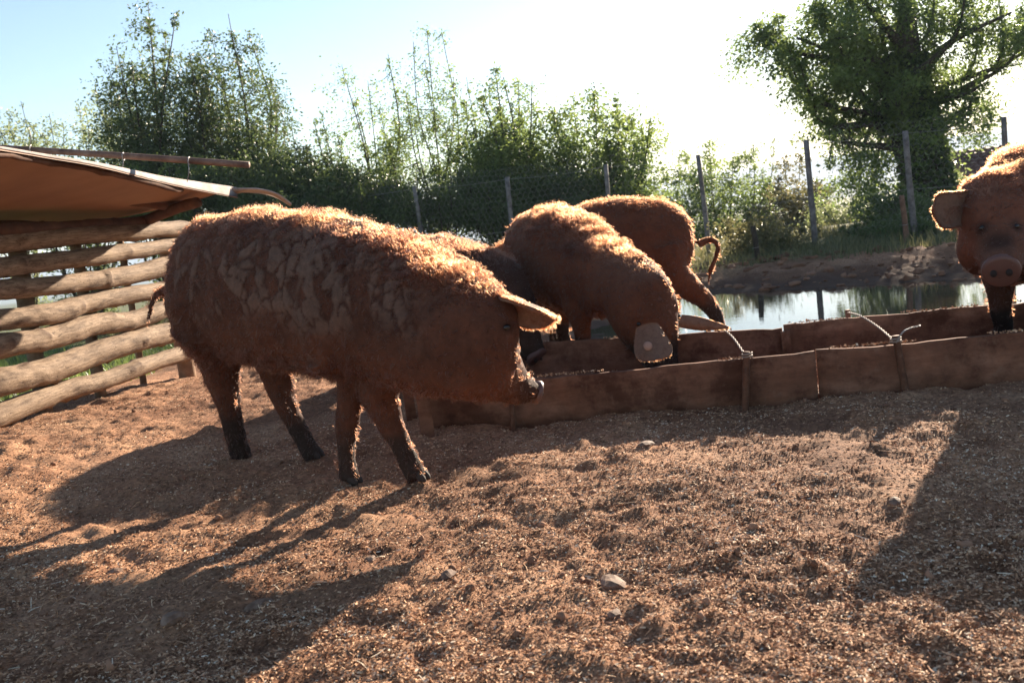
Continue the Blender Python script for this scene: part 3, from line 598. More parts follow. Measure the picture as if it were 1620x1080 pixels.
for px, pb, pt, off, rr in [(297, 597, 345, -.10, .065), (72, 655, 372, -.14, .05), (160, 628, 372, -.16, .04), (-30, 690, 360, -.12, .05), (228, 610, 372, -.3, .025)]:
    b = wallP(px, pb, off); t = wallP(px, pt, off); b[2] = gz(b[0], b[1]) - .08; t[0], t[1] = b[0] + .02, b[1]
    if px == 297: t[2] = min(t[2], 1.1)
    V, F = tube_vf(lerp_path([b, (b + t) / 2, t], 10), rr, 12); V += 0.006 * noise3(V * 14, 4)[:, None]; MB().add(V, F).build('post', M['post_log'], wall)

# shelter roof
roof = empty('shelter_roof', wallP(150, 350) * [1, 1, 0], 'sagging brown sheet roof over the log wall with its far corner curled up', 'shelter')
rid = lerp_path([P(-70, 223, 3.7), P(0, 232, 4.15), P(75, 244, 4.6), P(160, 258, 5.1), P(250, 277, 5.9), P(305, 286, 6.4), P(374, 296, 7.0)], 40)
lip = lerp_path([P(-70, 226, 3.67), P(0, 235, 4.12), P(75, 248, 4.57), P(160, 263, 5.05), P(250, 286, 5.83), P(305, 298, 6.33), P(376, 312, 6.95)], 40)
lef = lerp_path([P(-330, 378, 5.0), P(-180, 374, 5.6), P(-60, 368, 6.3), P(60, 360, 7.0), P(116, 356, 7.4)], 40)
rows = [lip, rid * .5 + lip * .5 + [0, 0, .006], rid]
for f in np.linspace(0, 1, 9)[1:]:
    q = rid * (1 - f) + lef * f; q = q - np.array([0, 0, 1])[None] * (0.03 * sin(pi * f)) + np.array([0, 0, 1])[None] * 0.012 * np.sin(np.linspace(0, 14, 40))[:, None] * f; rows.append(q)
A_ = np.array(rows); nr_, nc_ = A_.shape[:2]; top_ = A_.reshape(-1, 3); bot_ = top_ - [0, 0, 0.008]
I = np.arange(nr_ * nc_).reshape(nr_, nc_); F1 = np.stack([I[:-1, :-1], I[:-1, 1:], I[1:, 1:], I[1:, :-1]], -1).reshape(-1, 4); n_ = nr_ * nc_
rim = list(I[0, :]) + list(I[1:, -1]) + list(I[-1, ::-1][1:]) + list(I[::-1, 0][1:-1]); rim = np.array(rim)
F2 = F1[:, ::-1] + n_; F3 = np.stack([rim, np.roll(rim, -1), np.roll(rim, -1) + n_, rim + n_], 1)
link('sheet', mesh_np('sheet', np.concatenate([top_, bot_]), np.concatenate([F1, F2, F3])), [M['sheet'], M['sheet_top']], roof).data.polygons.foreach_set('material_index', np.array([1] * len(F1) + [0] * (len(F2) + len(F3)), np.int32))
fl = lerp_path([P(366, 297, 6.9), P(385, 297, 6.95), P(412, 298, 7.0), P(440, 306, 7.02), P(461, 321, 7.0)], 18); fb = lerp_path([P(372, 309, 6.95), P(378, 303, 7.0), P(400, 303, 7.25), P(430, 308, 7.3), P(459, 324, 7.1)], 18)
V = np.concatenate([fl, fb, fl - [0, 0, .012], fb - [0, 0, .012]]); F = []
for i in range(17): F += [(i, i + 1, 19 + i, 18 + i), (36 + i, 54 + i, 55 + i, 37 + i), (i, 36 + i, 37 + i, i + 1), (18 + i, 19 + i, 55 + i, 54 + i)]
F += [(0, 18, 54, 36), (17, 53, 71, 35)]
MB().add(V, F).build('curled_flap', M['sheet_top'], roof)
for pts, rr, nm, mt in [([P(-70, 233, 3.80), P(75, 256, 4.65), P(180, 276, 5.3), P(287, 301, 6.25)], .017, 'rail', 'beam'),
                    ([P(-80, 285, 4.6), P(60, 297, 5.6), P(180, 313, 6.5), P(285, 327, 7.0)], .042, 'rafter', 'beam'),
                    ([P(-80, 335, 5.6), P(0, 345, 6.1), P(60, 352, 6.6), P(100, 357, 7.1)], .045, 'rafter', 'beam'),
                    ([P(312, 320, 6.75), P(270, 333, 6.9), P(222, 351, 7.1), P(140, 366, 7.3)], .04, 'brace', 'beam')]:
    V, F = tube_vf(lerp_path(pts, 24), rr, 12); V += 0.006 * noise3(V * 12, 6)[:, None]; MB().add(V, F).build(nm, M[mt], roof)
pipe = empty('roof_pipe', P(200, 248, 5.7), 'long thin rusty pipe lying over the shelter roof', 'pipe')
pl_ = lerp_path([P(-90, 229, 5.9), P(0, 234, 5.85), P(200, 247, 5.7), P(394, 261, 5.6)], 20); V, F = tube_vf(pl_, .0185, 12, True); MB().add(V, F).build('tube', M['pipe'], pipe)
for px, y0, y1, D in [(47, 205, 236, 5.8), (193, 246, 272, 5.7), (297, 253, 288, 5.62)]:
    a = np.linspace(0, 2 * pi, 12); c = P(px, (y0 + 2) if px != 47 else y1, D); V, F = tube_vf(np.stack([c[0] + a * .002, c[1] + np.sin(a) * .022, c[2] + np.cos(a) * .022], 1), .003, 5)
    mb = MB().add(V, F); V, F = tube_vf(lerp_path([P(px, y0, D), P(px + 2, (y0 + y1) / 2, D - .03), P(px - 1, y1, D)], 8), .0025, 5); mb.add(V, F); mb.build('wire_tie', M['wire'], pipe)

# ------------------------------------------------------------------ feeding trough
def board(p0, p1, z0, z1, th, name, mat, parent, seed=0, inward=None, n=44):
    p0 = np.array([p0[0], p0[1], 0.]); p1 = np.array([p1[0], p1[1], 0.]); u = nrm(p1 - p0); s = np.array([-u[1], u[0], 0]) * th
    V = []; f = np.linspace(0, 1, n); L = np.linalg.norm(p1 - p0); hs = 6
    for i, t in enumerate(f):
        q = p0 + (p1 - p0) * t; bow = 0.006 * sin(t * 5 + seed); top = z1 + 0.004 * sin(t * 6 + seed * 2) + 0.005 * noise2(np.array([t * L * 6]), np.array([seed * 3.3]), 3)[0] + 0.0035 * noise2(np.array([t * L * 30]), np.array([seed * 3.3]), 4)[0]
        prof = [(-.5, z0), (-.5, z0 + (top - z0) * .35), (-.5, z0 + (top - z0) * .7), (-.5, top - .004), (-.4, top), (.4, top), (.5, top - .004), (.5, z0 + (top - z0) * .5), (.5, z0)]
        for a, z in prof:
            w = 0.0022 * noise3(np.array([[t * L * 9, z * 30, a + seed]]), 5)[0]
            V.append(q + s * a + nrm(s) * (bow + w * (1 if a > 0 else -1)) + [0, 0, z])
    k = 9; F = []
    for i in range(n - 1):
        for j in range(k): F.append((i * k + j, (i + 1) * k + j, (i + 1) * k + (j + 1) % k, i * k + (j + 1) % k))
    F.append(tuple(range(k))); F.append(tuple((n - 1) * k + j for j in range(k))[::-1])
    return MB().add(V, F).build(name, M[mat], parent)
trough = empty('feeding_trough', (1.0, 4.0, 0), 'long low wooden feeding trough held together with stakes and twisted wire', 'trough')
fa, fb_ = G(850, 597, .18), G(1600, 529, .18); fu = (fb_ - fa) / (fb_ - fa)[0]
def fx(x): return fa + fu * (x - fa[0])
J1 = G(1287, 556, .18)[0]
board(fx(-.42), fx(J1 - .003), -.04, .18, .026, 'plank', 'plank', trough, 1)
board(fx(J1 + .003), fx(3.3), -.04, .186, .026, 'plank', 'plank', trough, 2)
ba, bb = G(830, 545, .18), G(1238, 517, .18); bc = G(1580, 481, .19); bu = (ba - bb) / 1.2
board(bb + bu * 1.75, bb - nrm(bb - ba) * .004, -.04, .18, .026, 'plank', 'plank', trough, 3)
board(bb + nrm(bc - bb) * .004, bb + (bc - bb) * 2.1, -.04, .19, .026, 'plank', 'plank', trough, 4)
board(bb + [-.02, -.035, 0], bb + [.02, -.045, 0], -.03, .165, .02, 'joint_batten', 'rusty', trough, 5, n=6)
e0 = fx(-.42); e1 = bb + bu * 1.75
board(e0 + [-.005, .03, 0], [e1[0] + .15, e1[1] - .03], -.04, .17, .024, 'end_board', 'plank', trough, 6, n=20)
for x0 in np.linspace(0, 1, 5)[:-1]:   # bottom boards
    a = fx(-.38) + [0, .03, 0]; b = fx(3.25) + [0, .03, 0]; c0 = e1 + [.18, -.04, 0]; d0 = (bb + (bc - bb) * 2.05) + [0, -.04, 0]
    q = [a + (c0 - a) * x0, b + (d0 - b) * x0, b + (d0 - b) * (x0 + .243), a + (c0 - a) * (x0 + .243)]
    V = [[*p[:2], .012] for p in q] + [[*p[:2], -.01] for p in q]; MB().add(V, [(0, 1, 2, 3), (7, 6, 5, 4), (0, 4, 5, 1), (1, 5, 6, 2), (2, 6, 7, 3), (3, 7, 4, 0)]).build('bottom_board', M['plank'], trough, False)
def stake(pt, pb, off, w=.011, name='stake', mat='rusty', sq=.6):
    V, F = tube_vf(lerp_path([pb, (pt + pb) / 2, pt], 26), w, 10, True, 1.0); s = np.linspace(0, 1, 26).repeat(10); V = V + (0.0012 * np.sin(s * 130))[:, None] * nrm([0.3, -1, 0])
    return MB().add(V, F).build(name, M[mat], trough)
for (tx, ty), (bx_, by_) in [((808, 612), (812, 690)), ((1181, 556), (1178, 668)), ((1417, 531), (1437, 645))]:
    t = G(tx, ty, .2); k = fx(t[0]); t = P(tx, ty, k[1] - .03); b = P(bx_, by_, fx(t[0])[1] - .055); b[2] = gz(b[0], b[1]) - .06; stake(t, b, 0, .014 if tx > 1000 else .012)
for px, py in [(1119, 507), (1341, 490)]:
    q = G(px, py, .215); q2 = q * [1, 1, 0] + [0.005, -.0, -.05]; q[1] -= .0; V, F = tube_vf([q2, q * [1, 1, 0] + [0, 0, .1], q], .013, 8); MB().add(V, F).build('peg', M['stake'], trough)
def twist(pts, r, name, mat='wire', tw=60):
    pp = lerp_path(pts, 60); mb = MB(); s = np.linspace(0, 1, 60); T = np.gradient(pp, axis=0); T /= np.linalg.norm(T, axis=1)[:, None]; n1 = np.cross(T, [0, 0.3, 1]); n1 /= np.linalg.norm(n1, axis=1)[:, None]; n2 = np.cross(T, n1)
    for ph in (0, pi):
        V, F = tube_vf(pp + r * .8 * (np.cos(s * tw + ph)[:, None] * n1 + np.sin(s * tw + ph)[:, None] * n2), r * .75, 5); mb.add(V, F)
    mb.build(name, M[mat], trough)
k1 = fx(G(1181, 556, .2)[0]); k2 = fx(G(1417, 531, .2)[0])
twist([G(1119, 510, .2), P(1137, 516, 4.25), P(1158, 532, 3.95), P(1178, 560, k1[1] - .02)], .0034, 'twisted_wire', 'rope')
twist([G(1342, 494, .21), P(1362, 500, 4.1), P(1388, 516, 3.85), P(1412, 536, k2[1] - .02)], .0034, 'twisted_wire', 'rope')
twist([P(1418, 542, k2[1] - .045), P(1426, 528, k2[1] - .06), P(1437, 520, k2[1] - .05), P(1456, 515, k2[1] - .02)], .0024, 'wire_end', 'wire', 40)
for kk, px, py in ((k1, 1182, 562), (k2, 1417, 538)):
    c = P(px, py, kk[1] - .03); a = np.linspace(0, 4 * pi, 34); V, F = tube_vf(np.stack([c[0] + np.cos(a) * .019, c[1] + np.sin(a) * .019, c[2] + a * .0016 - .01], 1), .0032, 5); MB().add(V, F).build('wire_loop', M['rope'], trough)
endm = empty('wooden_stake', G(677, 695) * [1, 1, 0], 'short square stake driven in at the near left end of the trough', 'stake')
def sq_post(b, h, wx, wy, parent, name, yaw=0.2):
    c, s = cos(yaw), sin(yaw); R2 = np.array([[c, -s], [s, c]]); V = []
    for z, k in ((-.08, 1), (h * .5, 1.02), (h - .006, 1), (h, .9)):
        for sx, sy in ((-1, -1), (1, -1), (1, 1), (-1, 1)):
            o = R2 @ np.array([sx * wx * k, sy * wy * k]); V.append([b[0] + o[0], b[1] + o[1], b[2] + z])
    F = [(3, 2, 1, 0), (12, 13, 14, 15)]
    for i in range(3):
        for j in range(4): F.append((i * 4 + j, i * 4 + (j + 1) % 4, i * 4 + 4 + (j + 1) % 4, i * 4 + 4 + j))
    return MB().add(V, F).build(name, M['plank'], parent, False)
sq_post(G(677, 690), .19, .026, .02, endm, 'shaft')
e2 = empty('wooden_stake', G(652, 660) * [1, 1, 0], 'short square stake just behind the near one at the left end of the trough', 'stake'); sq_post(G(651, 662), .16, .022, .02, e2, 'shaft')
# feed in the trough
n = 9000; a = rng.random(n); b = rng.random(n); x0 = -.35 + 3.4 * a; fy = (fa + fu * (x0[:, None] - fa[0]))[:, 1]; y0 = fy + .03 + b * .62
C = np.stack([x0, y0, .014 + .03 * rng.random(n) * (noise2(x0 * 3, y0 * 3, 61) + 1)], 1); dn = rng.normal(size=(n, 3)) * [1, 1, .3]; dn /= np.linalg.norm(dn, axis=1)[:, None]
V, F = leaves_vf(C, dn, rng.uniform(.006, .02, n), .6); me = mesh_np('feed', V, F); set_attr(me, 'rnd', np.repeat(rng.random(n), 4)); o = link('grain_mash', me, M['chips'], None, False); tag(o, 'loose grain and mash scattered inside the trough', 'feed', None, 'stuff')

n = 2600; t = rng.random(n); up2 = rng.random(n) < .6; x0 = np.where(up2, -.35 + 3.5 * t, t * 2.6 - .2); yf = fx(0.0)[1] + (fx(1.0)[1] - fx(0.0)[1]) * x0; yb = np.where(x0 < bb[0], bb[1] - (bb[0] - x0) * (ba[1] - bb[1]) / (ba[0] - bb[0]) * 1.0, bb[1] + (x0 - bb[0]) * (bc[1] - bb[1]) / (bc[0] - bb[0]))
cl_ = noise2(x0 * 7, up2 * 3.0, 63) > -.1; C = np.stack([x0, np.where(up2, yf, yb) + rng.uniform(-.011, .011, n), .183 + .007 * rng.random(n) + np.where(up2 & (x0 > J1), .006, 0) + np.where(~up2 & (x0 > bb[0]), .009, 0)], 1)[cl_]
dn = rng.normal(size=(len(C), 3)); dn /= np.linalg.norm(dn, axis=1)[:, None]; V, F = leaves_vf(C - dn * .004, dn, rng.uniform(.005, .014, len(C)), .7); me = mesh_np('crumbs', V, F); set_attr(me, 'rnd', np.repeat(rng.random(len(C)) * .9 + .1, 4)); tag(link('feed_crumbs', me, M['chips'], trough, False), kind='stuff')

# ------------------------------------------------------------------ litter on the ground
def litter(n, dmin, dmax, L, wr, name, mat, lift, up, seed, pw=1.4, bias=1.0):
    r = np.random.default_rng(seed); D = dmin * (dmax / dmin) ** (r.random(n) ** pw); x0 = D * r.uniform(-.66, .92, n)
    keep = (pond_d(x0, D) > .9) & (x0 > -3.1 + 0.0 * D); x0, D = x0[keep], D[keep]; nn = len(x0)
    den = noise2(x0 * 4, D * 4, seed) * .6 + noise2(x0 * 11, D * 11, seed + 1) * .4; k = r.random(nn) < np.clip(.75 + bias * den, .15, 1); x0, D = x0[k], D[k]; nn = len(x0)
    z = ground_z(x0, D) + r.uniform(0, lift, nn); dn = r.normal(size=(nn, 3)) * [1, 1, up]; dn /= np.linalg.norm(dn, axis=1)[:, None]
    S = np.cross(dn, np.array([0, 0, 1.0]) + r.normal(size=(nn, 3)) * .6); S /= np.linalg.norm(S, axis=1)[:, None]; Nn = np.cross(dn, S)
    Ls = r.uniform(*L, nn)[:, None]; C = np.stack([x0, D, z], 1); w = r.uniform(*wr, nn)[:, None] * .5
    mid = C + Nn * Ls * r.uniform(-.15, .15, nn)[:, None]
    V = np.stack([C - dn * Ls / 2 - S * w * .7, C - dn * Ls / 2 + S * w * .7, mid + S * w, mid - S * w, C + dn * Ls / 2 + S * w * .6, C + dn * Ls / 2 - S * w * .6], 1).reshape(-1, 3)
    kk = np.arange(nn)[:, None] * 6; F = np.concatenate([kk + np.array([0, 1, 2, 3]), kk + np.array([3, 2, 4, 5])]); me = mesh_np(name, V, F); set_attr(me, 'rnd', np.repeat(np.clip(r.random(nn) ** 1.3 + .15 * den[k], 0, 1), 6))
    return tag(link(name, me, M[mat], None, False), kind='stuff')
tag(litter(430000, 1.3, 7.5, (.004, .0125), (.0018, .005), 'wood_chips', 'chips', .004, .22, 71, 1.15), 'coarse tan wood chips and chaff strewn over the red earth', 'wood chips')
tag(litter(13000, 1.3, 6, (.014, .04), (.001, .0025), 'straw', 'chips', .01, .3, 72), 'broken straw stalks mixed into the litter', 'straw')
# clods
ico = bmesh.new(); bmesh.ops.create_icosphere(ico, subdivisions=2, radius=1); iv = np.array([v.co[:] for v in ico.verts]); ifc = np.array([[v.index for v in f.verts] for f in ico.faces]); ico.free()
n = 1500; r = np.random.default_rng(81); D = 1.8 * (7 / 1.8) ** (r.random(n)); x0 = D * r.uniform(-.62, .62, n); k = (x0 > -3); x0, D = x0[k], D[k]; n = len(x0)
k = noise2(x0 * 2.3, D * 2.3, 83) > -.15; x0, D = x0[k], D[k]; n = len(x0)
sz = .003 + .010 * r.random(n) ** 4; z = ground_z(x0, D); base = iv[None] * (1 + .7 * noise3((iv[None] * 1.6 + r.random((n, 1, 3)) * 50).reshape(-1, 3), 2).reshape(n, -1))[:, :, None]
V = (base * (sz[:, None] * r.uniform(.6, 1.2, (n, 3)))[:, None, :] + np.stack([x0, D, z + sz * .2], 1)[:, None]).reshape(-1, 3); F = (ifc[None] + np.arange(n)[:, None, None] * len(iv)).reshape(-1, 3)
me = mesh_np('earth_clods', V, F); set_attr(me, 'rnd', np.repeat(r.random(n), len(iv))); tag(link('earth_clods', me, M['clod'], None, False), 'small crumbled clods of dark earth in the litter', 'clods', None, 'stuff')
n = 1100; r = np.random.default_rng(91); x0 = r.uniform(1, 7, n); D = r.uniform(8, 13, n); dd = pond_d(x0, D); k = (dd > .02) & (dd < 2.2) & (D > 7.6); x0, D = x0[k], D[k]; n = len(x0)
sz = .012 + .05 * r.random(n) ** 3.5; z = ground_z(x0, D); base = iv[None] * (1 + .7 * noise3((iv[None] * 1.6 + r.random((n, 1, 3)) * 50).reshape(-1, 3), 2).reshape(n, -1))[:, :, None]
V = (base * (sz[:, None] * r.uniform(.5, 1.4, (n, 3)) * [1.2, 1, .6])[:, None, :] + np.stack([x0, D, z + sz * .1], 1)[:, None]).reshape(-1, 3); F = (ifc[None] + np.arange(n)[:, None, None] * len(iv)).reshape(-1, 3)
me = mesh_np('bank_clods', V, F); set_attr(me, 'rnd', np.repeat(r.random(n) * .8, len(iv))); tag(link('bank_clods', me, M['clod'], None, False), 'trampled lumps of earth on the far bank of the pond', 'clods', None, 'stuff')
for px, py, sx, lab in [(966, 919, .045, 'pale flat stone in the sunlit litter below the trough, nearest the middle'), (708, 911, .03, 'small reddish stone at the edge of the long pig shadow'), (1022, 712, .04, 'upright reddish stone at the trough shadow edge'),
                        (972, 972, .022, 'small dark stone in front of the pale flat one'), (412, 962, .045, 'flat brown stone in the shaded litter at lower left'), (275, 996, .04, 'flat stone in the shade at the bottom left'),
                        (585, 886, .02, 'small rust-red stone in the shadow below the front hooves'), (182, 905, .028, 'grey stone on the edge of the shadow at lower left'), (55, 760, .02, 'pale pebble in the sunlit litter at the left'), (1415, 797, .025, 'dark clod-like stone in the sunlit ground below the trough')]:
    q = G(px, py); b = iv * (1 + .3 * noise3(iv * 1.4 + px, 3))[:, None] * np.array([1, .7, .45]) * sx * .9; zz = gz(q[0], q[1]); MBo = MB().add(b, [tuple(f) for f in ifc]); o = MBo.build('stone', M['stone'], None, False); o.location = (q[0], q[1], zz + sx * .12); o.rotation_euler = (0, 0, px); tag(o, lab, 'stone', 'stones in the litter')

# ------------------------------------------------------------------ pigs
class Frame:
    def __init__(s, o, th, sc=1.0):
        s.o = np.array(o, float); s.th = th; s.sc = sc; s.X = np.array([cos(th), sin(th), 0]); s.Y = np.array([-sin(th), cos(th), 0]); s.Z = np.array([0, 0, 1.0])
    def W(s, p): p = np.asarray(p, float) * s.sc; return s.o + p[..., 0:1] * s.X + p[..., 1:2] * s.Y + p[..., 2:3] * s.Z
    def L(s, w): q = np.asarray(w, float) - s.o; return np.stack([q @ s.X, q @ s.Y, q[..., 2]], -1) / s.sc
def loft(mb, rings, n=28):
    a = np.linspace(0, 2 * pi, n, endpoint=False); ca, sa = np.cos(a), np.sin(a); e = 0.88
    ca = np.sign(ca) * np.abs(ca) ** e; sa = np.sign(sa) * np.abs(sa) ** e
    C = lerp_path([r[0] for r in rings], len(rings) * 4); U = lerp_path([r[1] for r in rings], len(rings) * 4); S = lerp_path([r[2] for r in rings], len(rings) * 4)
    V = np.concatenate([c + ca[:, None] * s + sa[:, None] * u for c, u, s in zip(C, U, S)]); m = len(C); F = []
    for i in range(m - 1):
        for j in range(n): F.append((i * n + j, i * n + (j + 1) % n, (i + 1) * n + (j + 1) % n, (i + 1) * n + j))
    F.append(tuple(range(n))[::-1]); F.append(tuple((m - 1) * n + j for j in range(n))); mb.add(V, F)
def limb(mb, pts, rad, k=14, n=14):
    pp = lerp_path(pts, k); rr = lerp_path(np.array(rad, float)[:, None] * np.ones(3), k)[:, 0]; V, F = tube_vf(pp, np.maximum(rr, .004), n); mb.add(V, F)
def remesh(mb, vox, sm=5):
    me = mb.mesh('tmp'); o = bpy.data.objects.new('tmp', me); COL.objects.link(o)
    md = o.modifiers.new('r', 'REMESH'); md.mode = 'VOXEL'; md.voxel_size = vox
    s = o.modifiers.new('s', 'SMOOTH'); s.iterations = sm; s.factor = .5
    dg = bpy.context.evaluated_depsgraph_get(); m2 = bpy.data.meshes.new_from_object(o.evaluated_get(dg)); n = len(m2.vertices)
    V = np.empty(n * 3, np.float32); m2.vertices.foreach_get('co', V); V = V.reshape(-1, 3).astype(float); nf = len(m2.polygons); L = np.empty(len(m2.loops), np.int32); m2.loops.foreach_get('vertex_index', L)
    tot = np.empty(nf, np.int32); m2.polygons.foreach_get('loop_total', tot); assert (tot == 4).all(); F = L.reshape(-1, 4)
    bpy.data.objects.remove(o); bpy.data.meshes.remove(me); bpy.data.meshes.remove(m2); return V, F
def vnormals(V, F):
    fn = np.cross(V[F[:, 2]] - V[F[:, 0]], V[F[:, 3]] - V[F[:, 1]]); N = np.zeros_like(V)
    for k in range(4): np.add.at(N, F[:, k], fn)
    return N / (np.linalg.norm(N, axis=1)[:, None] + 1e-12), fn
def ear_grid(base, tip, side, up, W, cup=.3, droop=0.0, th=.009, nu=14, nv=11, roll=0.0, rect=0.0, blunt=.55, flare=0.0, point=0.0):
    base, tip = np.array(base, float), np.array(tip, float); L = np.linalg.norm(tip - base); d = (tip - base) / L; side = np.array(side, float); side = nrm(side - d * (side @ d)); up = np.array(up, float); up = nrm(up - d * (up @ d) - side * (up @ side))
    T = []; 
    for i in range(nu):
        u = i / (nu - 1); w = W * ((0.72 + .38 * sin(pi * min(u * 1.25, 1) * .75)) * (1 - rect) + rect) * sqrt(max(1 - max(0, (u - blunt) / (1 - blunt)) ** 2.4, 0.02)) * (1 + flare * (u - .5)) * (1 - point * u)
        for j in range(nv):
            v = j / (nv - 1) * 2 - 1; T.append(base + d * L * u + side * w * v + up * (-cup * w * (v * v) + droop * L * u * u + roll * w * v * u) )
    T = np.array(T); I = np.arange(nu * nv).reshape(nu, nv); N = np.zeros_like(T); G3 = T.reshape(nu, nv, 3); gu = np.gradient(G3, axis=0); gv = np.gradient(G3, axis=1); N = np.cross(gu, gv).reshape(-1, 3); N /= np.linalg.norm(N, axis=1)[:, None]
    thk = th * (1 - .35 * np.linspace(0, 1, nu).repeat(nv))[:, None]
    V = np.concatenate([T + N * thk / 2, T - N * thk / 2]); F1 = np.stack([I[:-1, :-1], I[:-1, 1:], I[1:, 1:], I[1:, :-1]], -1).reshape(-1, 4)[:, ::-1]; n_ = nu * nv
    rim = np.array(list(I[0, :]) + list(I[1:, -1]) + list(I[-1, ::-1][1:]) + list(I[::-1, 0][1:-1])); F3 = np.stack([rim, rim + n_, np.roll(rim, -1) + n_, np.roll(rim, -1)], 1)
    return V, np.concatenate([F1[:, ::-1], F1 + n_, F3[:, ::-1]])
def toes(foot, fwd, r=.022, lift=0.0):
    r = r * .78
    out = []; fwd = nrm([fwd[0], fwd[1], 0]); sd = np.array([-fwd[1], fwd[0], 0])
    for s in (-1, 1):
        c = foot + sd * s * r * .75 + fwd * r * .9; mb_ = MB(); pts = [c - fwd * r * .9 + [0, 0, r * 2.2], c - fwd * r * .1 + [0, 0, r * 1.2], c + fwd * r * .7 + [0, 0, r * .55], c + fwd * r * 1.35 + [0, 0, .004]]
        V, F = tube_vf(lerp_path(pts, 7), [r * .75, r * .85, r * .85, r * .8, r * .7, r * .5, r * .2], 10); V[:, 2] = np.maximum(V[:, 2], foot[2] - .004); out.append((V, F))
        dc = foot + sd * s * r * .9 - fwd * r * .9 + [0, 0, r * 2.2]; V, F = tube_vf(np.array([dc + [0, 0, r * .7], dc, dc - [0, 0, r * 1.2] - fwd * r * .3]), [r * .3, r * .4, r * .12], 7); out.append((V, F))
    return out
def surf_at(V, px, py, rad=7):
    d = V - CAM; w = d @ _F; x = 810 + FPX * (d @ _R) / w; y = 540 - FPX * (d @ _U) / w; k = np.where((x - px) ** 2 + (y - py) ** 2 < rad ** 2)[0]
    return V[k[np.argmin(w[k])]] if len(k) else P(px, py, 3)
def fur(parent, name, V, F, n, spec, mat, K=6, rad=.0009, curl=.28, clump=.5, cell=.022, seed=0, gcurl=9.0):
    """tapered hair strands as real curves grown from the surface"""
    r = np.random.default_rng(seed); N, fn = vnormals(V, F); area = np.linalg.norm(fn, axis=1); cum = np.cumsum(area); fi = np.searchsorted(cum, r.random(n) * cum[-1]); fi = np.minimum(fi, len(F) - 1)
    u, v = r.random((2, n)); q = F[fi]; B = ((1 - u) * (1 - v))[:, None] * V[q[:, 0]] + (u * (1 - v))[:, None] * V[q[:, 1]] + (u * v)[:, None] * V[q[:, 2]] + ((1 - u) * v)[:, None] * V[q[:, 3]]
    NN = N[q[:, 0]]; L, flow, prob, lift = spec(B, NN); k = r.random(n) < prob; B, NN, L, flow, lift = B[k], NN[k], L[k], flow[k], lift[k]; n = len(B)
    L = L * r.uniform(.55, 1.25, n); flow = flow - NN * np.sum(flow * NN, 1)[:, None]; flow /= np.linalg.norm(flow, axis=1)[:, None] + 1e-9
    nz = np.stack([noise3(B * 28 + s * 31, 7) for s in range(3)], 1); d = NN * lift[:, None] + flow * (1 - lift)[:, None] + nz * .55 + r.normal(size=(n, 3)) * .16; d /= np.linalg.norm(d, axis=1)[:, None]
    ci = np.floor(B / cell).astype(np.int64); cc = (ci + np.stack([_hash(ci[:, 0], ci[:, 1], ci[:, 2], s) for s in (5, 6, 7)], 1)) * cell; ph = _hash(ci[:, 0], ci[:, 1], ci[:, 2], 9) * 2 * pi + r.normal(size=n) * .5
    e1 = np.cross(d, NN + r.normal(size=(n, 3)) * .05); e1 /= np.linalg.norm(e1, axis=1)[:, None] + 1e-9; e2 = np.cross(d, e1); PTS = np.empty((n, K, 3)); 
    tgt = cc + d * L[:, None]
    for i, t in enumerate(np.linspace(0, 1, K)):
        p = B + d * (L * t)[:, None]; p = p + (tgt - p) * (clump * t ** 1.5); p[:, 2] -= .22 * L * t * t; a = ph + t * gcurl
        amp = (curl * L * t)[:, None]; p = p + amp * (np.cos(a)[:, None] * e1 + np.sin(a)[:, None] * e2); PTS[:, i] = p
    PTS = PTS - np.array(parent_loc(parent)); cu = bpy.data.hair_curves.new(name); cu.add_curves([K] * n); cu.attributes['position'].data.foreach_set('vector', PTS.astype(np.float32).ravel())
    ra = cu.attributes.get('radius') or cu.attributes.new('radius', 'FLOAT', 'POINT'); ra.data.foreach_set('value', np.tile(rad * np.linspace(1, .25, K), n).astype(np.float32) )
    cu.materials.append(M[mat]); o = bpy.data.objects.new(name, cu); COL.objects.link(o); o.parent = parent; return tag(o, kind='stuff')
def parent_loc(p):
    L = np.zeros(3)
    while p is not None: L = L + np.array(p.location); p = p.parent
    return L
def finish_pig(root, V, F, extras, tone, slots=('hide', 'eye', 'nose', 'hoof', 'nostril')):
    """extras: list of (V, F(list of tuples), slot index)"""
    vs_ = [V]; polys = [tuple(f) for f in F.tolist()]; mi = [0] * len(F); n = len(V); tn = [tone]
    for v, f, s in extras:
        vs_.append(v); polys += [tuple(int(i) + n for i in q) for q in f]; mi += [s] * len(f); n += len(v); tn.append(np.tile(EAR_TONE if s == 0 else (.1, .05, .03), (len(v), 1)))
    me = bpy.data.meshes.new('body'); me.from_pydata(np.concatenate(vs_).tolist(), [], polys); me.polygons.foreach_set('material_index', np.array(mi, np.int32)); set_attr(me, 'tone', np.concatenate(tn))
    return link('body', me, [M[s] for s in slots], root)
EAR_TONE = (.17, .105, .075)
def sphere_vf(c, r, sc=(1, 1, 1)): return iv * np.array(sc) * r + np.array(c), [tuple(f) for f in ifc]
BODY = [(-.625, .66, .52, .05), (-.60, .74, .45, .12), (-.53, .81, .37, .19), (-.42, .85, .33, .235), (-.25, .875, .32, .255), (-.02, .875, .305, .265), (.20, .85, .295, .255), (.36, .82, .30, .23), (.48, .78, .33, .205)]
HEADP = [(-.06, .195, .165, 0), (.04, .185, .165, 0), (.13, .17, .155, -.002), (.21, .142, .13, -.012), (.28, .11, .10, -.024), (.35, .082, .078, -.034), (.42, .066, .064, -.04), (.455, .062, .062, -.042)]
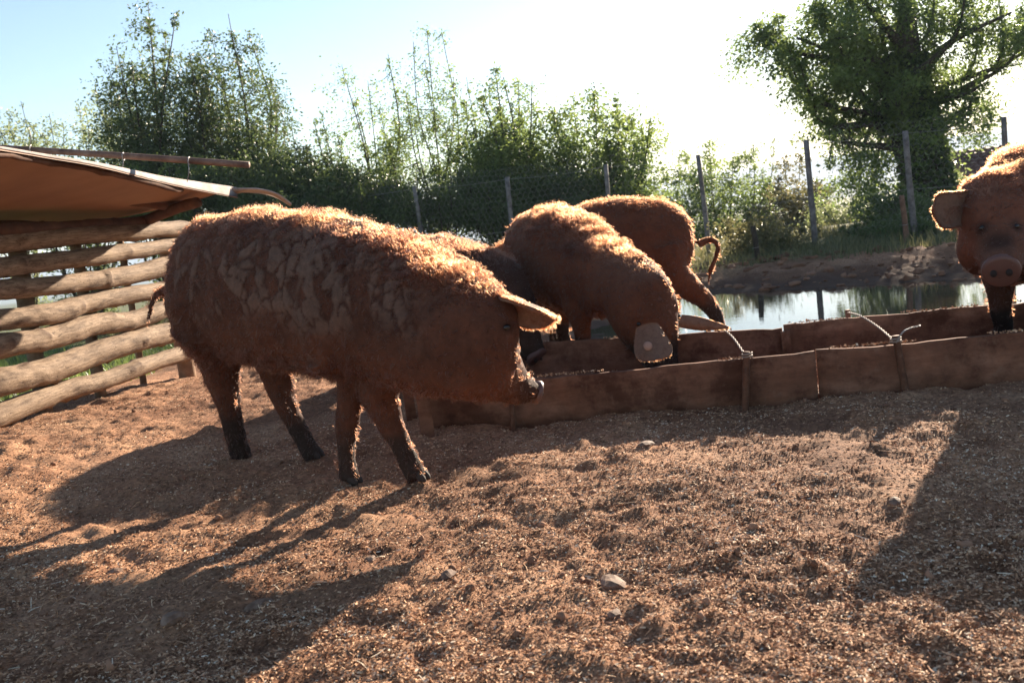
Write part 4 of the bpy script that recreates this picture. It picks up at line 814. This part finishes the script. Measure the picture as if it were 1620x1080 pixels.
def generic_rings(fr, head_c, pitch, hyaw, arch=0.0, body=BODY, hs=1.0, muz=1.0):
    R_ = []
    for x, zt, zb, w in body:
        zt2 = zt + arch * (1 - (x / .6) ** 2); R_.append((fr.W([x, 0, (zt2 + zb) / 2]), fr.Z * (zt2 - zb) / 2 * fr.sc, fr.Y * w * fr.sc))
    hc = np.array(head_c, float); ax = np.array([cos(pitch) * cos(hyaw), cos(pitch) * sin(hyaw), -sin(pitch)]); sd = np.array([-sin(hyaw), cos(hyaw), 0]); up = np.cross(ax, sd)
    if up[2] < 0 and pitch < pi / 2: up = -up
    if pitch < pi / 2 and up[2] < 0: up = -up
    for x, zt, zb, w in body[-1:]:
        m = (np.array([x, 0, (zt + zb) / 2]) + (hc - ax * .06)) / 2; um = nrm(np.array([0, 0, 1.0]) + up); R_.append((fr.W(m) , (fr.W(um) - fr.W([0, 0, 0])) * .2, (fr.W((sd + [0, 1, 0]) / 2) - fr.W([0, 0, 0])) * .185))
    z0 = fr.W([0, 0, 0])
    for t, hh, w, off in HEADP:
        mz = 1 + (muz - 1) * max(0, min(1, (t - .08) / .25)); hh, w = hh * mz, w * mz
        c = hc + ax * t * hs + up * off * hs; R_.append((fr.W(c), (fr.W(up * hh * hs) - z0), (fr.W(sd * w * hs) - z0)))
    return R_, dict(hc=hc, ax=ax, sd=sd, up=up)
def snout_extras(tipc, ax, up, sd, r):
    ex = []; mb_ = MB(); V, F = tube_vf(np.array([tipc - ax * r * .45, tipc - ax * .004, tipc + ax * r * .12, tipc + ax * r * .2]), [r * .95, r * 1.1, r * 1.06, r * .85], 20); ex.append((V, F, 2))
    for s in (-1, 1): v, f = sphere_vf(tipc + ax * r * .2 + sd * s * r * .42 - up * r * .05, r * .2, (1, 1, 1.25)); ex.append((v, f, 4))
    return ex
def leg_std(fr, front, side, foot=None, swing=(0, 0)):
    if front: P_ = [(.33, side * .12, .48), (.335, side * .135, .36), (.35, side * .135, .21), (.34, side * .135, .085), (.35, side * .135, .02)]; r_ = [.12, .082, .05, .038, .04]
    else: P_ = [(-.40, side * .11, .56), (-.37, side * .135, .40), (-.47, side * .135, .235), (-.455, side * .135, .09), (-.44, side * .135, .02)]; r_ = [.17, .115, .058, .041, .042]
    P_ = np.array(P_, float); k = np.array([0, .25, .6, .9, 1])[:, None]; P_ = P_ + k * np.array([swing[0], swing[1], 0]); W_ = fr.W(P_); return W_, np.array(r_) * fr.sc
def body_spec(fr, hlen, mud=None, dark_z=.16, face=None):
    def spec(B, N):
        q = fr.L(B); z = q[:, 2]; L = np.full(len(B), .0075) * hlen; top = ss(.3, .85, N[:, 2]) * ss(.5, .7, z); tf = .35 + 1.0 * ss(-.3, .6, noise3(B * 11, 91)); L = L + hlen * .015 * top * tf * (.4 + .6 * tf); rump = ss(-.35, -.6, q[:, 0]) * .003; L = L + rump
        L = np.where(z < .3, .008, L); prob = np.ones(len(B))
        if face is not None:
            fd = ss(.46, .22, np.linalg.norm(B - face, axis=1)); L = L * (1 - .62 * fd); prob = prob * (1 - .35 * fd)
        if mud is not None: mk = mud(B); prob = prob * (1 - .8 * mk); L = L * (1 - .3 * mk)
        prob = prob * (.32 + .68 * np.maximum(top, ss(-.3, -.8, N[:, 2]) * .7)); flow = -fr.X[None] * .8 + np.array([0, 0, -.8])[None] + np.zeros((len(B), 1)); flow = np.where((z < .3)[:, None], np.array([0, 0, -1.0]), flow)
        lift = .28 + .35 * top; return L, flow, prob, lift
    return spec
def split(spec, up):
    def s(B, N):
        L, flow, prob, lift = spec(B, N); m = ss(.6, .95, N[:, 2] + .3 * noise3(B * 13, 97)); return L * (1.0 if not up else 1.1), flow, prob * (m if up else (1 - m)), lift  # up: hair facing the sky, given the lighter colour that imitates rim light
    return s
def tone_for(fr, V, base=(.17, .062, .028), mudc=(.2, .12, .085), mud=None, darkz=.17, scale=1.0):
    q = fr.L(V); n1 = noise3(V * 9, 61); n2 = noise3(V * 31, 62); t = np.array(base)[None] * (1 + .25 * n1 + .18 * n2)[:, None]
    if mud is not None: t = t * (1 - mud[:, None]) + np.array(mudc)[None] * (1 + .12 * n2)[:, None] * mud[:, None]
    lo = ss(darkz + .06, darkz - .03, q[:, 2] + .02 * n2); t = t * (1 - lo[:, None]) + np.array((.032, .02, .015))[None] * lo[:, None]; return np.clip(t, .005, 1)

# ---- pig A: the muddy front pig, seen from its right side
frA = Frame([-.75, 3.43, 0], radians(-41))
rootA = empty('pig', frA.o, 'large muddy red-brown pig standing sideways before the trough end', 'pig', None)
RA = []
for x, zt, zb, w in [(-.70, .75, .60, .05), (-.675, .84, .53, .10), (-.60, .925, .465, .155), (-.47, .975, .445, .20), (-.30, .985, .42, .225), (-.08, .97, .402, .24), (.14, .94, .378, .235), (.34, .89, .36, .225), (.50, .84, .345, .205)]:
    RA.append((frA.W([x, 0, (zt + zb) / 2]), frA.Z * (zt - zb) / 2, frA.Y * w))
def pxring(T, Bt, D, w, yaw):
    a, b = P(*T, D), P(*Bt, D); s = np.array([-sin(yaw), cos(yaw), 0]); return ((a + b) / 2, (a - b) / 2, s * w)
RA += [pxring((694, 408), (672, 618), 3.02, .20, radians(-28)), pxring((742, 424), (716, 627), 2.95, .19, radians(-12)), pxring((785, 448), (750, 633), 2.92, .172, radians(2))]
HA = radians(14)
RA += [pxring((806, 474), (757, 634), 2.925, .155, HA), pxring((812, 502), (769, 634), 2.93, .14, HA), pxring((813, 532), (783, 635), 2.94, .115, HA), pxring((816, 556), (797, 637), 2.955, .088, HA), pxring((829, 583), (815, 637), 2.97, .062, HA), pxring((844, 600), (832, 637), 2.985, .048, HA), pxring((853, 608), (844, 634), 2.995, .043, HA)]
mb = MB(); loft(mb, RA)
for c_, r_, sc_ in [((-.45, -.09, .66), .165, (1.05, .9, 1.35)), ((-.45, .09, .66), .165, (1.05, .9, 1.35)), ((.33, -.105, .60), .145, (1.0, .95, 1.5)), ((.33, .105, .60), .145, (1.0, .95, 1.5))]:
    v, f = sphere_vf((0, 0, 0), r_, sc_); mb.add(frA.W(v + np.array(c_)), f)
v, f = sphere_vf(P(742, 590, 2.83), .075, (1.3, .9, 1)); mb.add(v, f)
legsA = []
def legpx(pts, D0, D1, hips, hr):
    """pts: (px,py,rpx); depth runs D0 (top) -> D1 (foot)"""
    out = [hips]; rr = [hr]; n = len(pts)
    for i, (a, b, c) in enumerate(pts):
        D = D0 + (D1 - D0) * (i / (n - 1)); out.append(P(a, b, D)); rr.append(c * D / 1500)
    return np.array(out), np.array(rr)
LA = [(legpx([(345, 555, 42), (352, 595, 28), (362, 640, 20), (371, 680, 16.5), (378, 706, 17), (381, 718, 17)], 3.72, 3.86, frA.W([-.46, -.07, .58]), .17), (384, 722)),
      (legpx([(437, 575, 33), (441, 605, 24), (452, 640, 18.5), (468, 672, 15.5), (484, 702, 15), (496, 722, 16)], 3.66, 3.6, frA.W([-.36, .10, .52]), .13), (500, 729)),
      (legpx([(560, 585, 34), (554, 630, 22.5), (549, 670, 18), (547, 705, 15.5), (549, 738, 15.5), (553, 758, 18)], 3.17, 3.16, frA.W([.30, -.12, .50]), .12), (560, 766)),
      (legpx([(600, 590, 44), (601, 625, 33), (612, 655, 24), (625, 685, 19.5), (638, 715, 18), (653, 745, 18), (660, 756, 18)], 3.12, 3.08, frA.W([.36, .02, .50]), .12), (668, 764))]
exA = []
for (pp, rr), ft in LA:
    limb(mb, pp, rr, 22); f0 = pp[-1].copy(); f0[2] = gz(f0[0], f0[1]) + .002
    limb(mb, [pp[-1], f0 + [0, 0, .02]], [rr[-1], rr[-1] * .9], 4)
    for v, f in toes(f0, [.75, -.4, 0], .024): exA.append((v, f, 3))
limb(mb, [frA.W([-.66, -.02, .70]), P(264, 463, 3.78), P(250, 463, 3.8), P(241, 480, 3.8), P(235, 505, 3.8)], [.03, .02, .014, .011, .007], 16, 9)
V, F = remesh(mb, .0085, 6)
q = frA.L(V); nA = noise3(V * 5, 71)
def mud_at(Wp):
    q = frA.L(Wp); n1 = noise3(Wp * 5, 71); m = ss(.50, .62, q[:, 2] + .09 * n1) * ss(.96, .86, q[:, 2] + .05 * n1) * ss(-.62, -.42, q[:, 0] + .06 * n1) * ss(.78, .66, q[:, 0] - .06 * n1) ; return m
def plates(Wp):
    q = frA.L(Wp); w = np.stack([noise3(Wp * 12, s) for s in (81, 82, 83)], 1) * .012; w = w * 1.9 + np.stack([noise3(Wp * 34, s) for s in (84, 85, 86)], 1) * .006; p = (q + w)
    f1, f2, cid = worley(p * np.array([17, 13, 15]), 3); g1, g2, cid2 = worley(p * np.array([30, 20, 12]), 11)
    k = ss(.30, .42, q[:, 0]); e = (f2 - f1) * (1 - k) + (g2 - g1) * k; return e, cid * (1 - k) + cid2 * k
mk = mud_at(V); e, cid = plates(V); plate = ss(.02, .12, e + .04 * noise3(V * 55, 78)); has = ss(.42, .55, cid + .25 * noise3(V * 6, 77) + .25 * ss(.02, .3, q[:, 0])) ; mk2 = mk * plate * has
N_, _ = vnormals(V, F)
V = V + N_ * (0.0045 * mk2 + .003 * noise3(V * 40, 73) + .0055 * noise3(V * np.array([14, 14, 9]), 74))[:, None]
toneA = tone_for(frA, V, (.085, .034, .019), (.138, .090, .068), mk2 * .8, .17)
crack = mk * (1 - plate); toneA = toneA * (1 - .35 * crack[:, None]) * (1 + .25 * noise3(V * 3.3, 75))[:, None]
def mudf(Bp): e_, c_ = plates(Bp); return mud_at(Bp) * ss(.05, .15, e_) * ss(.42, .55, c_ + .25 * noise3(Bp * 6, 77) + .25 * ss(.02, .3, frA.L(Bp)[:, 0]))
# face tone darker on the snout bridge
# ear, eye, snout
eb = P(787, 470, 2.83); et = P(881, 494, 2.86)
ev, ef = ear_grid(eb, et, [.05, -.75, .45], [0, .4, 1], .062, .55, -.10, .011, 18, 13); 
earsA = [(ev, ef)]
ev2, ef2 = ear_grid(P(806, 470, 3.05), P(884, 500, 3.22), [.1, .9, .3], [0, -.3, 1], .055, .5, -.1); earsA.append((ev2, ef2))
for v, f in earsA: exA.append((v, f.tolist(), 0))
eA = surf_at(V, 807, 521); dk = np.exp(-(np.linalg.norm((V - eA) * [1, 1, 1.5], axis=1) / .022) ** 2); v, f = sphere_vf(eA + [0, .004, 0], .0125, (1.1, 1, .8)); exA.append((v, f, 1))
v, f = sphere_vf(P(809, 519, 3.08), .013); exA.append((v, f, 1))
axA = nrm(P(856, 622, 3.0) - P(826, 585, 2.96)); sA = np.array([-sin(HA), cos(HA), 0]); uA = np.cross(axA, sA); uA = uA if uA[2] > 0 else -uA
exA += snout_extras(P(851, 621, 2.998), nrm(np.array([cos(HA), sin(HA), -.45])), nrm(np.cross(nrm(np.array([cos(HA), sin(HA), -.45])), sA)) * -1, sA, .036)
toneA = toneA * (1 - .8 * dk[:, None]); mz_ = ss(.16, .05, np.linalg.norm(V - P(848, 622, 2.99), axis=1))[:, None]; toneA = toneA * (1 - .45 * mz_)
finish_pig(rootA, V, F, exA, toneA)
HD = (P(812, 560, 2.93))
def specA(B, N):
    L, flow, prob, lift = body_spec(frA, 1.0, mudf, face=HD)(B, N); q = frA.L(B); px_mane = ss(.35, .6, q[:, 0]) * ss(.4, .8, N[:, 2]); L = L + .012 * px_mane; lift = lift + .1 * px_mane; bel = ss(-.4, -.8, N[:, 2]) * ss(.3, .36, q[:, 2]); L = L + .018 * bel
    prob = np.clip(prob + .5 * px_mane, 0, 1); return L, flow, prob, lift
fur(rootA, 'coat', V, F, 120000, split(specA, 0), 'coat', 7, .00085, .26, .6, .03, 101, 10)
fur(rootA, 'rim_lit_hair', V, F, 105000, split(specA, 1), 'rim_lit_hair', 7, .0007, .16, .3, .022, 104, 6)
def spec_ear(d, ln=.013):
    def s(B, N): return np.full(len(B), ln), np.tile(np.array(d, float), (len(B), 1)), np.ones(len(B)), np.full(len(B), .35)
    return s
fur(rootA, 'ear_fringe', ev, ef, 9000, spec_ear(et - eb, .012), 'rim_lit_hair', 5, .0008, .15, .3, .015, 102)
fur(rootA, 'ear_fringe', ev2, ef2, 4000, spec_ear(et - eb, .012), 'rim_lit_hair', 5, .0008, .15, .3, .015, 103)

# ---- generic pig
def make_pig(label, o, th, sc, head_c, pitch, hyaw, nfur, legs=((1, 1, (0, 0)), (1, -1, (0, 0)), (0, 1, (0, 0)), (0, -1, (0, 0))), arch=.0, base=(.115, .042, .02), coat='coat', ears=(), tail=None, hlen=1.2, seed=0, dropz=0.0, vox=.011, body=BODY, hs=1.0, mudcol=None, muz=1.0, jowl=0.0, darknose=False, eyepx=None, earlen=.012):
    fr = Frame(o, radians(th), sc); root = empty('pig', fr.o, label, 'pig'); R_, H = generic_rings(fr, head_c, radians(pitch), radians(hyaw), arch, body, hs, muz); mb = MB(); loft(mb, R_); ex = []; z0 = fr.W([0, 0, 0])
    if jowl:
        for sg in (-1, 1):
            v, f = sphere_vf((0, 0, 0), jowl, (1, .8, 1)); c_ = fr.W(H['hc'] + H['ax'] * .13 - H['up'] * .075 + H['sd'] * sg * .05); mb.add(v + c_, f)
    for i, (front, side, sw) in enumerate(legs):
        W_, r_ = leg_std(fr, front, side, swing=sw); g = gz(W_[-1][0], W_[-1][1]); k = np.array([0, .1, .5, .9, 1])[:, None] * np.array([0, 0, g - fr.o[2]]); W_ = W_ + k; limb(mb, W_, r_, 20)
        for v, f in toes(W_[-1] + [0, 0, -.02 * sc], fr.X, .024 * sc): ex.append((v, f, 3))
    if tail is not None: limb(mb, [fr.W(t[:3]) if len(t) == 4 else t for t in tail[0]], tail[1], 26, 10)
    V, F = remesh(mb, vox, 6); N_, _ = vnormals(V, F); V = V + N_ * (.004 * noise3(V * 26, seed + 5) + .007 * noise3(V * 9, seed + 6))[:, None]
    V[:, 2] = np.maximum(V[:, 2], -.4)
    ax, sd, up = [fr.W(H[k]) - z0 for k in ('ax', 'sd', 'up')]; ax, sd, up = nrm(ax), nrm(sd), nrm(up); hc = fr.W(H['hc']); s = hs * sc
    ex += snout_extras(hc + ax * .45 * s - up * .042 * s, ax, up, sd, .062 * s * muz)
    eyes_ = [surf_at(V, *e_) for e_ in eyepx] if eyepx else [hc + ax * .155 * s + up * .085 * s + sd * sg * .128 * s for sg in (-1, 1)]
    for e_ in eyes_: v, f = sphere_vf(e_ + np.array([0, .003, 0]), .0125 * s); ex.append((v, f, 1))
    egs = []
    for e in ears:
        v, f = ear_grid(*e[0], **e[1]); ex.append((v, f.tolist(), 0)); egs.append((v, f, e[0]))
    md = ss(.1, .5, noise3(V * 4, seed + 9)) * ss(.3, .5, fr.L(V)[:, 2]) * .5
    tn_ = tone_for(fr, V, base, mudcol or (.13, .07, .047), md)
    if darknose:
        lg_ = ss(.52, .36, fr.L(V)[:, 2])[:, None]; tn_ = tn_ * (1 - .75 * lg_)
        dk = .8 * np.exp(-(np.linalg.norm((V - (hc + ax * .36 * s + up * .05 * s)) * [1, 1, 1.5], axis=1) / .06) ** 2)
        for e_ in eyes_: dk = np.maximum(dk, np.exp(-(np.linalg.norm(V - e_, axis=1) / .026) ** 2))
        dk = np.clip(dk * 1.3, 0, .85)[:, None]; tn_ = tn_ * (1 - dk) + np.array((.03, .014, .01)) * dk
    finish_pig(root, V, F, ex, tn_)
    snp = hc + ax * .42 * s
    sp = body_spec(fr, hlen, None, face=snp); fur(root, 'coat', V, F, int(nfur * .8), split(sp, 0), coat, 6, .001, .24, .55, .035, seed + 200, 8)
    fur(root, 'rim_lit_hair', V, F, int(nfur * .75), split(sp, 1), 'rim_lit_hair' if coat == 'coat' else 'coat', 6, .0009, .16, .3, .025, seed + 250, 6)  # top hair a tone lighter than the sides, rim light put in its colour
    for v, f, (b_, t_, *_) in egs: fur(root, 'ear_fringe', v, f, 5000 if earlen > .01 else 2500, spec_ear(np.array(t_) - np.array(b_), earlen), 'rim_lit_hair', 5, .0009, .15, .3, .015, seed + 300)
    return root, fr, hc, ax, up, sd

# pig B: red pig with its head down in the trough
earB1 = ((P(1040, 527, 4.02), P(1030, 578, 3.95), [1, .1, .1], [0, -1, .25]), dict(W=.058, cup=.18, droop=.05, th=.010))
earB1 = ((P(1024, 512, 4.02), P(1040, 572, 3.93), [1, .1, .25], [0, -1, .25]), dict(W=.070, cup=.5, droop=.16, th=.011, rect=.3, blunt=.6, flare=.45))
earB2 = ((P(1075, 512, 4.08), P(1148, 528, 4.0), [0, -.5, 1], [0.1, -.8, .5]), dict(W=.040, cup=.9, droop=-.25, th=.011, point=.75))
rB = make_pig('rusty red pig with a round ear tag feeding head-down in the trough', [.36, 5.22, 0], -68, .94, [.73, 0.02, .375], 60, 8, 85000, arch=.03, ears=(earB1, earB2), hlen=1.3, seed=11, earlen=.006,
    body=[(-.56, .68, .52, .05), (-.54, .77, .45, .13), (-.47, .84, .37, .20), (-.36, .88, .33, .25), (-.2, .885, .32, .275), (0, .86, .305, .28), (.18, .80, .295, .26), (.32, .74, .29, .225), (.42, .69, .29, .2)])
tg = P(1025, 547, 3.945); aa = np.linspace(0, 2 * pi, 20, endpoint=False); nB = nrm(np.array([.05, -1, .3])); a1 = nrm(np.cross(nB, [0, 0, 1])); a2 = np.cross(nB, a1)
V = []; 
for rr_, off in [(0, .004), (.008, .0045), (.0185, .003), (.0195, .0), (.0185, -.003)]:
    V += [tg + nB * off + rr_ * (cos(a) * a1 + sin(a) * a2) for a in aa]
F = [(i * 20 + j, i * 20 + (j + 1) % 20, i * 20 + 20 + (j + 1) % 20, i * 20 + 20 + j) for i in range(4) for j in range(20)]
o = MB().add(V, F).build('ear_tag', M['tag'], rB[0])
# pig C: behind B, turned away, tail up
frc = [.63, 6.0, 0]
def pc(px, py, D): return P(px, py, D)
rC = make_pig('red pig behind the feeding one, rump to the right with its curly tail raised', frc, 176, .93, [.64, 0, .5], 50, 15, 55000, arch=.05,
    legs=((1, 1, (0, 0)), (1, -1, (.05, 0)), (0, 1, (-.30, .02)), (0, -1, (.02, 0))), ears=(), hlen=1.3, seed=23,
    tail=([pc(1104, 388, 5.95), pc(1116, 381, 5.95), pc(1129, 380, 5.93), pc(1136, 392, 5.92), pc(1131, 410, 5.92), pc(1124, 428, 5.92), pc(1120, 450, 5.92)], [.03, .026, .023, .02, .018, .016, .009]))
# pig D: dark wet pig behind
rD = make_pig('dark wet-coated pig standing behind the front pig, only its back showing', [-.42, 5.35, 0], -47, .90, [.62, 0, .5], 50, 0, 40000, base=(.045, .022, .015), coat='coat_dark', hlen=1.3, seed=37, mudcol=(.05, .03, .022))
# pig E: at the right edge, facing the camera
frE = [2.47, 4.12, 0]
eE1 = ((P(1552, 328, 3.76), P(1473, 336, 3.68), [.0, .15, 1], [0, -1, -.3]), dict(W=.07, cup=-.2, droop=.03, th=.014, rect=.95, blunt=.82))
eE2 = ((P(1645, 320, 3.72), P(1702, 332, 3.66), [.0, .15, 1], [0, -1, -.3]), dict(W=.07, cup=-.2, droop=.03, th=.014, rect=.95, blunt=.82))
rE = make_pig('red pig at the right edge facing the camera, one ear held out flat', frE, -145, 1.0, [.60, -.0, .60], 22, 28, 90000, base=(.13, .05, .028), ears=(eE1, eE2), hlen=1.2, seed=51, arch=.03, hs=.88, muz=1.12, jowl=.115, darknose=True, eyepx=((1549, 358), (1611, 352)))
